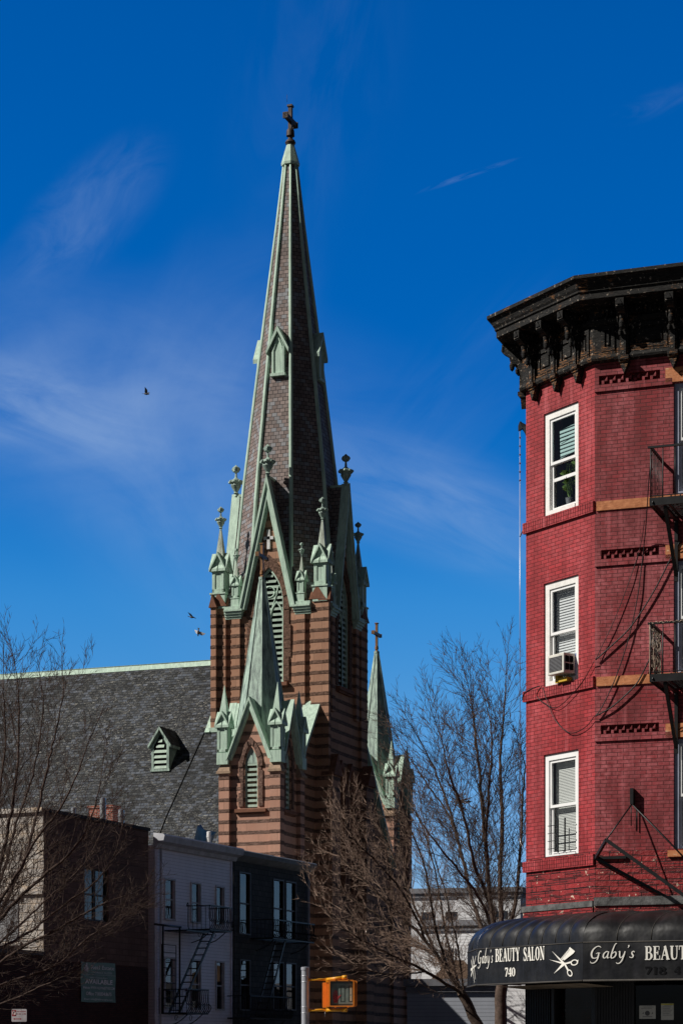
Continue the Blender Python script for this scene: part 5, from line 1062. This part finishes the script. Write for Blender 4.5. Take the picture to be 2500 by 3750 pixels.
b = MB(); b.tube([(db-.15, -.1, zt3-.2), (db-.15, -.08, 0)], .05, 6); b.build('downpipe', TRIM, dk)
# ---- fire escapes of the two houses
def small_escape(lab, px0, px1, vtop, vplat, v2top, v2plat, lx0, lx1, group):
    t = empty('fire_escape', (HF.o.x, HF.o.y, 0), HF.a); tag(t, lab, 'fire escape', group)
    d = -1.0
    def bal(pa, pb, vt_, vp_, nm):
        xa, xb = hx(pa, d), hx(pb, d); zt_, zp = hz((pa+pb)/2, vt_, d), hz((pa+pb)/2, vp_, d); b = MB()
        b.box(xa, xb, d, d+.04, zp, zp+.06); b.box(xa, xb, -.04, .0, zp, zp+.06); b.box(xa, xa+.04, d, 0, zp, zp+.06); b.box(xb-.04, xb, d, 0, zp, zp+.06)
        for i in range(9): y = d+.1+i*.1; b.box(xa, xb, y, y+.02, zp+.04, zp+.05)
        for x in (xa+.3, xb-.3): b.tube(catm([(x, d+.1, zp), (x, d*.5, zp-.3), (x, -.05, zp-.45)], 4), .02, 4); b.tube([(x+.12*math.cos(a*.5)*(1-a*.03), d*.4, zp-.14+.12*math.sin(a*.5)*(1-a*.03)) for a in range(14)], .012, 4)
        b.build('platform', IRON, t); b = MB(); b.obox((xa, d, zt_), (xb, d, zt_), .055, .05); b.obox((xa, d, zt_), (xa, 0, zt_), .035, .035); b.obox((xb, d, zt_), (xb, 0, zt_), .035, .035); n = max(6, int((xb-xa)/.15))
        for i in range(n+1): x = xa+(xb-xa)*i/n; b.tube(catm([(x, d, zt_), (x, d+.02, (zt_+zp)/2), (x, d-.12, zp+.28), (x, d, zp+.05)], 3), .019, 4)
        for i in range(5): y = d+.18*i; b.tube([(xa, y, zt_), (xa, y, zp+.05)], .011, 4); b.tube([(xb, y, zt_), (xb, y, zp+.05)], .011, 4)
        b.build('railing', IRON, t); return xa, xb, zt_, zp
    A = bal(px0, px1, vtop, vplat, 'upper'); B = bal(px0-85, px1-85, v2top, v2plat, 'lower')
    b = MB(); P0, P1 = (hx(lx0, d), d+.2, A[3]), (hx(lx1, d), d+.2, B[3])
    for y in (0, .42): b.obox((P0[0], P0[1]+y, P0[2]), (P1[0], P1[1]+y, P1[2]), .04, .09)
    for i in range(12): f = (i+.5)/12; b.tube([(P0[0]+(P1[0]-P0[0])*f, P0[1], P0[2]+(P1[2]-P0[2])*f), (P0[0]+(P1[0]-P0[0])*f, P0[1]+.42, P0[2]+(P1[2]-P0[2])*f)], .022, 4)
    b.build('stair', IRON, t); return t, A, B
fg = 'fire escapes on the row houses'
t, A, B = small_escape('black iron fire escape with curved railings on the white clapboard house', 768, 848, 3322, 3412, 3626, 3716, 802, 672, fg)
d = -1.0; b = MB(); xa, xb = hx(597, d), hx(658, d); zt_ = hz(630, 3393, d); zb_ = hz(630, 3716, d)
b.tube([(xa, d, zt_), (xa, d, zb_)], .035, 5); b.tube([(xb, d, zt_), (xb, d, zb_)], .035, 5); b.tube([(hx(566, d), d, zt_), (xb+.1, d, zt_)], .04, 5); zl3 = hz(630, 3462, d)
for z in [zl3-.28*i for i in range(9)]: b.tube([(xa+.08, d+.1, z), (xb-.1, d+.1, z)], .014, 4)
b.tube([(xa+.08, d+.1, zl3), (xa+.08, d+.1, zb_)], .018, 4); b.tube([(xb-.1, d+.1, zl3), (xb-.1, d+.1, zb_)], .018, 4); b.tube([(hx(583, d), d, hz(583, 3618, d)), (hx(583, d), d, zb_)], .02, 4)
b.tube(catm([(hx(684, d), d, hz(690, 3316, d)), (hx(689, d), d, hz(690, 3312, d)), (hx(689, d), d, hz(690, 3395, d)), (hx(697, d), d, hz(690, 3403, d))], 3), .018, 4); b.tube([(hx(684, d), d, hz(690, 3318, d)), (hx(768, d), d, hz(760, 3322, d))], .014, 4)
b.box(hx(684, d), hx(770, d), d, -.05, hz(720, 3414, d), hz(720, 3409, d)); b.build('drop_ladder', IRON, t)
small_escape('black iron fire escape barely seen against the dark shingled house', 1000, 1150, 3378, 3448, 3652, 3735, 1060, 985, fg)

# ================================================================== PEDESTRIAN SIGNAL
YS = 36.0; sp = at(1117, 3850, YS); t = empty('pedestrian_signal', (sp.x, sp.y, 0)); tag(t, 'grey pole carrying an orange pedestrian signal box with a red hand on yellow arms', 'pedestrian signal')
q = YS/F_PX; X_ = lambda px: (px-1117)*q; Z_ = lambda v: EYE+(HY-v)*q
b = MB(); zt_ = Z_(3543); b.lathe([(.06, .13), (.06, zt_-.05), (.068, zt_-.05), (.068, zt_-.005), (.055, zt_)], 0, 0, 24); b.frus(24, .055, .001, zt_, zt_+.004, cap=False)
for v in (3576, 3598, 3690, 3712): b.lathe([(.062, Z_(v)-.008), (.066, Z_(v)), (.062, Z_(v)+.008)], 0, 0, 24)
b.build('pole', POLE, t)
b = MB()
for v in (3589, 3701): z = Z_(v); b.tube([(.05, 0, z), (X_(1200), .0, z)], .022, 12); b.tube([(.055, 0, z), (.08, 0, z)], .03, 12); b.tube([(X_(1196), -.03, z+.0), (X_(1262), -.14, z+(.035 if v < 3600 else 0))], .026, 12); b.tube([(X_(1254), -.13, z+(.032 if v < 3600 else 0)), (X_(1270), -.155, z+(.037 if v < 3600 else 0))], .034, 12); b.box(X_(1192), X_(1204), -.05, .02, z-.05 if v < 3600 else z-.03, z+.03 if v < 3600 else z+.05)
b.tube([(X_(1254), -.12, Z_(3580)), (X_(1256), -.1, Z_(3598))], .02, 10); b.build('mounting_arm', YEL, t)
def rbox(mb, x0, x1, z0, z1, y0, y1, r_=.02, m=0):
    P_ = []
    for cx_, cz_, a0 in ((x1-r_, z1-r_, 0), (x0+r_, z1-r_, 90), (x0+r_, z0+r_, 180), (x1-r_, z0+r_, 270)):
        for k in range(5): a = R(a0+k*22.5); P_.append((cx_+r_*math.cos(a), cz_+r_*math.sin(a)))
    mb.prism(P_, y0, y1, m); return P_
hs_ = empty('signal_anchor'); bpy.data.objects.remove(hs_)
x0, x1, z0, z1 = X_(1204), X_(1297), Z_(3690), Z_(3591)
hd = MB(); rbox(hd, x0+.012, x1-.012+.06, z0+.01, z1-.01, .02, .26, .03); 
O1 = rbox(MB(), x0, x1, z0, z1, 0, 0, .028); I1 = rbox(MB(), x0+.022, x1-.022, z0+.022, z1-.022, 0, 0, .016)
n = len(O1)
for y0_, y1_ in ((-.07, .03),):
    vs_ = [(p[0], y, p[1]) for y in (y0_, y1_) for p in O1]+[(p[0], y, p[1]) for y in (y0_, y1_) for p in I1]
    hd.add(vs_, [(i, (i+1) % n, n+(i+1) % n, n+i) for i in range(n)]+[(2*n+i, 3*n+i, 3*n+(i+1) % n, 2*n+(i+1) % n) for i in range(n)]+[(i, 2*n+i, 2*n+(i+1) % n, (i+1) % n) for i in range(n)])
for fx in (.25, .75):
    for z in (z0-.012, z1-.002): hd.box(x0+(x1-x0)*fx-.01, x0+(x1-x0)*fx+.01, -.08, .03, z, z+.014)
H1 = hd.build('signal_housing', ORG, t, (0, -.12, 0))
b = MB(); b.box(x0+.024, x1-.024, -.03, -.026, z0+.024, z1-.024); lens = b.build('lens', Mt('dusty_dark_lens', .18, .6).col((.075, .095, .09)).m, H1)
b = MB(); b.box(x0+.04, x1-.024, -.034, -.032, z0+.05, z1-.06); b.build('lens_reflector', plain('greenish_reflector', (.20, .24, .21), .5, .4, var=.35, sc=5), H1)
b = MB(); hxc, hzc = x0+.112, z0+.155; wl = lambda a, c_: (hxc+a, -.037, hzc+c_)
b.face([wl(*p) for p in ((-.03, -.085), (.03, -.085), (.038, -.02), (.04, .035), (-.045, .035), (-.043, -.02))]); fs_ = ((-.045, -.03, .085), (-.026, -.01, .115), (-.006, .01, .125), (.014, .03, .105))
for a, c_, h2 in fs_: b.face([wl(a+.001, .03), wl(c_-.001, .03), wl(c_-.002, h2), wl((a+c_)/2, h2+.008), wl(a+.002, h2)])
b.face([wl(.036, -.03), wl(.042, .005), wl(.075, .045), (hxc+.085, -.0371, hzc+.035), wl(.06, .0)]); b.build('hand_symbol', plain('red_hand_leds', (.50, .06, .065), .5, var=.8, sc=60), H1, recalc=False)
b = MB()
for (a, c_, za, zb_) in ((.222, .31, .08, .30), (.268+.055, .268+.098, .10, .31)): 
    pass
xr = x1-.085
for (xa, xb) in ((x0+.20, x0+.255), (xr, xr+.05)):
    b.box(xa-.008, xa, -.036, -.0345, z0+.085, z1-.1); b.box(xb, xb+.008, -.036, -.0345, z0+.085, z1-.1); b.box(xa, xb, -.036, -.0345, z1-.108, z1-.1); b.box(xa, xb, -.036, -.0345, z0+.085, z0+.093)
b.build('rectangle_outlines', plain('dark_outlines', (.035, .045, .04), .5), H1)  # dark upright rectangle outlines on the lens
b = MB(); b.box(xr+.014, xr+.04, -.0355, -.0345, z0+.1, z0+.185); b.box(xr+.014, xr+.04, -.0355, -.0345, z0+.205, z1-.115); b.build('pale_rectangles', plain('cream_rectangles', (.50, .45, .33), .5), H1)  # small cream rectangles on the lens
b = MB(); rbox(b, X_(1180), X_(1196), Z_(3692), Z_(3600), -.02, .3, .012); rbox(b, X_(1194), X_(1206), Z_(3690), Z_(3604), -.12, .12, .01); H2 = b.build('rear_housing', ORG, t)
b = MB(); b.tube([(X_(1190), -.03, Z_(3706)), (X_(1189), -.03, Z_(3726))], .003, 4); b.build('loose_wire', GALV, t)

# ================================================================== FAR HOUSES BEHIND THE TREES
def far_house(name, lab, px0, px1, vt, Y, mat, rot, roof=None, depth=9, rh=2.0):
    o = at(px1, vt, Y); f = Fr(o.x, o.y, rot); t = empty(name, (o.x, o.y, 0), f.a); tag(t, lab, 'house', 'houses behind the trees'); x0 = f.pix(px0, vt)[0]; h_ = o.z
    b = MB(); b.box(x0, 0, 0, depth, 0, h_); b.build('wall', mat, t)
    if roof == 'gable': b = MB(); b.prism([(x0-.3, h_), (x0/2, h_+rh), (.3, h_)], -.3, depth+.3); b.build('roof', plain('brown_shingle_roof', (.10, .065, .045), .9, .15, var=.4, sc=6), t)
    else: b = MB(); b.box(x0-.15, .15, -.2, depth, h_+.003, h_+.3); b.box(x0-.05, .05, -.1, depth, h_-.25, h_); b.build('roof', plain('grey_roof_edge', (.2, .2, .22), .8), t)
    return t, f, x0, h_
def fwin(t, x0, x1, z0, z1, m1=None):
    b = MB(); b.box(x0-.08, x1+.08, -.06, .0, z0-.08, z1+.08); w = b.build('window', m1 or WHITE, t); b = MB(); b.box(x0, x1, -.075, -.065, z0, z1); b.build('pane', GLASSR if False else plain('dark_far_pane', (.03, .035, .045), .15, .6), w)
t, f, x0, h_ = far_house('far_house', 'tall grey and white house highest behind the bare trees', 1505, 1905, 3268, 128, plain('pale_grey_render', (.62, .62, .64), .8, var=.2), -14)
b = MB(); b.box(x0+2.9, x0+4.6, -.4, 0, h_-2.6, h_-.4); b.build('white_bay', SIDB, t)
for k in range(4): fwin(t, x0+.6+k*1.5, x0+1.3+k*1.5, h_-2.4, h_-1.1)
t, f, x0, h_ = far_house('far_house', 'sunlit white sided house in the middle behind the bare trees', 1545, 1905, 3388, 112, SIDB, -18); fwin(t, x0+1.0, x0+1.7, h_-2.6, h_-1.2)
t, f, x0, h_ = far_house('far_house', 'blue grey sided house with a small brown hipped roof at the foot of the trees', 1490, 1830, 3612, 92, SIDG, -6, None, 7)
b = MB(); b.add([(-2.9, .2, h_+.3), (-.9, .2, h_+.3), (-.9, 3, h_+.3), (-2.9, 3, h_+.3), (-2.2, 1.4, h_+1.15), (-1.6, 1.4, h_+1.15)], [(0, 1, 5, 4), (1, 2, 5), (2, 3, 4, 5), (3, 0, 4)]); b.build('dormer_roof', plain('brown_shingle_roof', (.10, .065, .045), .9, .15, var=.4, sc=6), t)
for k, xx in enumerate((-1.0, -.35, -2.6)): fwin(t, xx, xx+.35, .9, 2.6)
t, f, x0, h_ = far_house('far_house', 'small sunlit white sided wall just left of the shop door', 1835, 1990, 3560, 70, SIDB, -15, None, 4)

# ================================================================== BARE TREES
class Tree:
    def __init__(s, seed): s.r = random.Random(seed); s.big = MB(); s.tw = MB()
    def shoot(s, p, d, L, r0, lev, up, dens, tip=.0022):
        rn = s.r; n = max(3, int(L/(.26 if lev else .2))); st = L/n; pts = [p]; rad = [r0]; d = d.normalized(); kids = []
        for i in range(n):
            d = (d+Vector((rn.gauss(0, .035), rn.gauss(0, .035), rn.gauss(0, .03)+up))).normalized(); p = p+d*st; pts.append(p); f = (i+1)/n; rad.append(r0*(1-f)**.8+tip)
            if lev > 0 and i >= (1 if lev > 1 else 0): kids.append((p, d.copy(), f, rad[-1]))
        (s.big if r0 > .03 else s.tw).tube(pts, rad, 6 if r0 > .05 else (4 if r0 > .018 else 3), 0, True)
        for p_, d_, f, rr in kids:
            for _ in range(int(dens)+(1 if rn.random() < dens % 1 else 0)):
                ax = Vector((rn.gauss(0, 1), rn.gauss(0, 1), rn.gauss(0, 1))).cross(d_)
                if ax.length < .01: continue
                nd = Matrix.Rotation(R(rn.uniform(20, 48)), 3, ax.normalized()) @ d_; l2 = L*(.60-.25*f)*rn.uniform(.5, 1.15)
                if l2 > .15: s.shoot(p_, nd, l2, max(min(rr*.6, r0*.45), .0042), lev-1, up*1.15+.01, dens, tip)
    def limb(s, pts, r0, r1, lev, up, dens, kl, start=.25, ks=.32):
        P = catm([tuple(p) for p in pts], 6); P = [Vector(p)+Vector((s.r.gauss(0, .012), s.r.gauss(0, .012), s.r.gauss(0, .012))) for p in P]; n = len(P)
        s.big.tube(P, [r0+(r1-r0)*i/(n-1) for i in range(n)], 7, 0, True); acc = 0
        for i in range(1, n):
            seg = (P[i]-P[i-1]); acc += seg.length
            if i/n < start: acc = 0; continue
            while acc > ks:
                acc -= ks; d_ = seg.normalized(); ax = Vector((s.r.gauss(0, 1), s.r.gauss(0, 1), s.r.gauss(0, 1))).cross(d_)
                nd = Matrix.Rotation(R(s.r.uniform(20, 52)), 3, ax.normalized()) @ d_; rr = r0+(r1-r0)*i/(n-1); s.shoot(P[i]-seg*s.r.random(), nd, kl*s.r.uniform(.45, 1.15), min(rr*.30, .0105), lev, up, dens)
        s.shoot(P[-1], P[-1]-P[-2], kl*1.0, r1, lev, up, dens)
    def done(s, lab, base, r0, bark, twig, cat='tree', group='bare winter trees', top=None):
        root = empty('bare_tree', (base.x, base.y, 0)); tag(root, lab, cat, group); off = (-base.x, -base.y, 0)
        s.big.build('trunk', bark, root, off, recalc=False); s.tw.build('twigs', twig, root, off, recalc=False); return root
def LP(pts, Y): return [at(px, v, Y+(dy if True else 0)) for px, v, dy in pts]
# tree behind the red building (upright, dark against the sky)
T = Tree(11); Y = 62; b0 = at(1830, 4035, Y)
T.limb([b0, *LP([(1832, 3800, 0), (1835, 3600, 0), (1850, 3420, 0)], Y)], .2, .15, 0, .0, 0, .4, 2)
for pts, r0, kl in (
    ([(1840, 3560, 0), (1800, 3330, -.5), (1775, 3080, -1), (1755, 2850, -1.2), (1738, 2680, -1), (1728, 2580, -1)], .12, 1.7),
    ([(1840, 3500, 0), (1830, 3250, .6), (1838, 3000, .8), (1830, 2800, 1), (1842, 2660, 1), (1848, 2540, 1)], .12, 1.6),
    ([(1820, 3560, 0), (1740, 3330, 1), (1690, 3130, 1.5), (1640, 2950, 2), (1590, 2820, 2.2), (1545, 2730, 2)], .10, 1.7),
    ([(1800, 3330, 0), (1735, 3160, -1), (1690, 2960, -1.5), (1640, 2820, -2), (1615, 2700, -2)], .085, 1.6),
    ([(1850, 3480, 0), (1890, 3280, .5), (1905, 3100, .8), (1915, 2900, 1), (1922, 2800, 1)], .10, 1.4),
    ([(1820, 3450, 0), (1760, 3300, -2), (1680, 3190, -2.6), (1590, 3080, -3), (1510, 2960, -3)], .07, 1.5),
    ([(1775, 3080, -1), (1790, 2900, -1.6), (1800, 2750, -2), (1795, 2640, -2)], .065, 1.3),
    ([(1690, 3130, 1.5), (1650, 3000, 3), (1570, 2880, 3.4), (1500, 2780, 3.5)], .055, 1.4)):
    T.limb(LP(pts, Y), r0*.68, .015, 2, .05, 2.0, kl*.98, .08, .12)
T.done('tall upright bare tree with dark limbs against the sky beside the red building', b0, .2, BARK, BARK)
# spreading tree whose sunlit reddish twigs cover the foot of the tower
T = Tree(5); Y = 70; b0 = at(1790, 4035, Y)
T.limb([b0, *LP([(1775, 3850, 0), (1740, 3740, 0), (1690, 3640, 0)], Y)], .22, .15, 0, 0, 0, .4, 2)
for pts, r0, kl in (
    ([(1720, 3700, 0), (1640, 3560, 0), (1560, 3450, 0), (1450, 3340, 0), (1340, 3230, 0), (1260, 3150, 0), (1215, 3080, 0)], .11, 1.5),
    ([(1700, 3650, 0), (1600, 3500, 1), (1530, 3350, 1.5), (1460, 3180, 2), (1390, 3040, 2), (1340, 2940, 2)], .10, 1.5),
    ([(1690, 3640, 0), (1560, 3560, -1), (1430, 3500, -1.5), (1300, 3430, -2), (1215, 3360, -2), (1160, 3280, -2)], .09, 1.5),
    ([(1640, 3560, 0), (1590, 3380, -2), (1560, 3200, -2.5), (1500, 3030, -3), (1440, 2900, -3)], .08, 1.5),
    ([(1560, 3450, 0), (1480, 3280, -2), (1380, 3160, -3), (1300, 3080, -3.3), (1260, 3000, -3.5)], .07, 1.5),
    ([(1600, 3500, 1), (1480, 3420, 2.5), (1350, 3330, 3), (1245, 3260, 3.2), (1190, 3180, 3)], .07, 1.4),
    ([(1690, 3640, 0), (1640, 3460, 2), (1610, 3280, 2.6), (1570, 3100, 3), (1510, 2940, 3)], .075, 1.5),
    ([(1560, 3560, -1), (1420, 3570, -2.5), (1310, 3540, -3), (1215, 3490, -3)], .05, 1.2),
    ([(1450, 3340, 0), (1380, 3230, 1), (1300, 3150, 1.4), (1240, 3040, 1.5)], .055, 1.4),
    ([(1640, 3560, 0), (1560, 3480, 3.5), (1450, 3450, 4), (1330, 3380, 4.2), (1250, 3330, 4.4)], .06, 1.3),
    ([(1700, 3650, 0), (1680, 3500, -2.4), (1650, 3350, -3), (1610, 3200, -3), (1570, 3080, -3)], .06, 1.3),
    ([(1560, 3560, -1), (1440, 3530, 2), (1350, 3480, 2.4), (1270, 3400, 2.6)], .045, 1.2)):
    T.limb(LP(pts, Y), r0*.6, .013, 2, .075, 2.1, kl*.76, .06, .09)
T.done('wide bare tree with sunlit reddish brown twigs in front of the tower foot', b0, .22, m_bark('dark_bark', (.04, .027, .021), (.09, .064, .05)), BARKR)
# left foreground tree
T = Tree(23); Y = 58; b0 = at(-120, 4060, Y)
T.limb([b0, *LP([(-115, 3800, 0), (-100, 3550, 0)], Y)], .24, .18, 0, 0, 0, .4, 2)
for pts, r0, kl in (
    ([(-100, 3600, 0), (-30, 3300, 0), (20, 3080, 0), (60, 2860, 0), (70, 2640, 0), (60, 2460, 0)], .11, 1.5),
    ([(-100, 3560, 0), (0, 3350, 1), (90, 3150, 1.5), (140, 2960, 2), (180, 2780, 2), (215, 2640, 2), (235, 2520, 2)], .10, 1.4),
    ([(-60, 3450, 0), (60, 3300, -1), (170, 3200, -1.5), (270, 3110, -2), (330, 3000, -2), (370, 2860, -2)], .085, 1.4),
    ([(-90, 3500, 0), (-40, 3200, -2), (-10, 2950, -2.4), (20, 2720, -2.6), (10, 2520, -2.8)], .09, 1.4),
    ([(-80, 3640, 0), (60, 3590, 1), (200, 3540, 1.5), (330, 3430, 2), (450, 3350, 2)], .075, 1.35),
    ([(-90, 3600, 0), (80, 3470, -2), (220, 3400, -2.4), (360, 3320, -2.6), (460, 3280, -2.8)], .07, 1.35),
    ([(-60, 3500, 0), (100, 3420, 2), (240, 3310, 2.6), (360, 3220, 3), (430, 3100, 3)], .065, 1.3),
    ([(-80, 3700, 0), (50, 3660, -1), (160, 3610, -1.6), (270, 3560, -2)], .045, 1.0),
    ([(-90, 3480, 0), (0, 3230, 2.5), (60, 3020, 3), (120, 2840, 3.4), (150, 2680, 3.5), (160, 2560, 3.5)], .08, 1.3),
    ([(-90, 3440, 0), (40, 3240, -3), (130, 3080, -3.5), (220, 2960, -4), (290, 2820, -4), (320, 2720, -4)], .07, 1.2),
    ([(-90, 3540, 0), (70, 3390, 3.4), (200, 3270, 4), (310, 3160, 4.3), (390, 3010, 4.4)], .06, 1.2)):
    T.limb(LP(pts, Y), r0*.64, .012, 2, .055, 1.9, kl*.93, .08, .105)
DKB = m_bark('dark_reddish_bark', (.035, .023, .019), (.085, .056, .045)); T.done('bare street tree reaching in from the left edge over the brown building', b0, .24, DKB, DKB)
nb = at(1685, 2936, 62); b = MB()
for i in range(70): p = Vector((rnd.gauss(0, .11), rnd.gauss(0, .1), rnd.gauss(0, .09))); q_ = p+Vector((rnd.gauss(0, .13), rnd.gauss(0, .13), rnd.gauss(0, .06))); b.tube([p, q_], .012, 3)
o = b.build('bird_nest', BARK, None, tuple(nb)); tag(o, 'dark twiggy bird nest high in the upright bare tree', 'nest')

# ================================================================== PIGEONS
PG = plain('pigeon_grey', (.09, .09, .10), .7, .2, var=.4, sc=9); PW = plain('pale_underwing', (.50, .50, .52), .7, .2, var=.4, sc=12)
def bird(lab, px, v, Y, yaw, roll, pitch, wl_, wr_, mat_w):
    p = at(px, v, Y); t = empty('pigeon', tuple(p)); t.rotation_euler = (R(roll), R(pitch), R(yaw)); tag(t, lab, 'bird', 'pigeons in flight'); t.scale = (1.0, 1.0, 1.0)
    b = MB(); b.lathe([(.004, -.17), (.022, -.16), (.032, -.135), (.034, -.115), (.03, -.095), (.05, -.06), (.062, 0), (.055, .06), (.03, .12), (.02, .14)], 0, 0, 10); b.v = [(x, z, y) for x, y, z in b.v]
    b.prism([(-.02, .12), (.02, .12), (.06, .25), (-.06, .25)], -.004, .004, 0, 'z'); b.prism([(-.006, -.16), (.006, -.16), (0, -.195)], -.005, .005, 0, 'z'); b.build('body', PG, t)
    for s, a in ((-1, wl_), (1, wr_)):
        w = MB(); O_ = [(.0, -.06), (.12, -.1), (.22, -.08), (.35, .03), (.30, .05), (.2, .055), (.1, .08), (0, .07)]; ca_, sa_ = math.cos(R(a)), math.sin(R(a))
        top = [(s*(x*ca_+.03), y, x*sa_+.03+.004) for x, y in O_]; bot = [(x, y, z-.008) for x, y, z in top]; n = len(O_); w.add(top+bot, [tuple(range(n)), tuple(range(2*n-1, n-1, -1))]+[(i, (i+1) % n, n+(i+1) % n, n+i) for i in range(n)]); w.build('wing', mat_w, t)
bird('highest pigeon, alone in the sky with its wings raised', 536, 1442, 118, 70, 10, -10, 62, 15, PG)
bird('black silhouetted pigeon gliding, just above the pale one', 702, 2260, 112, 60, 15, 15, 10, 8, PG)
bird('pale winged pigeon banking beside the tower edge', 726, 2318, 108, 150, 70, -20, 12, 20, PW)
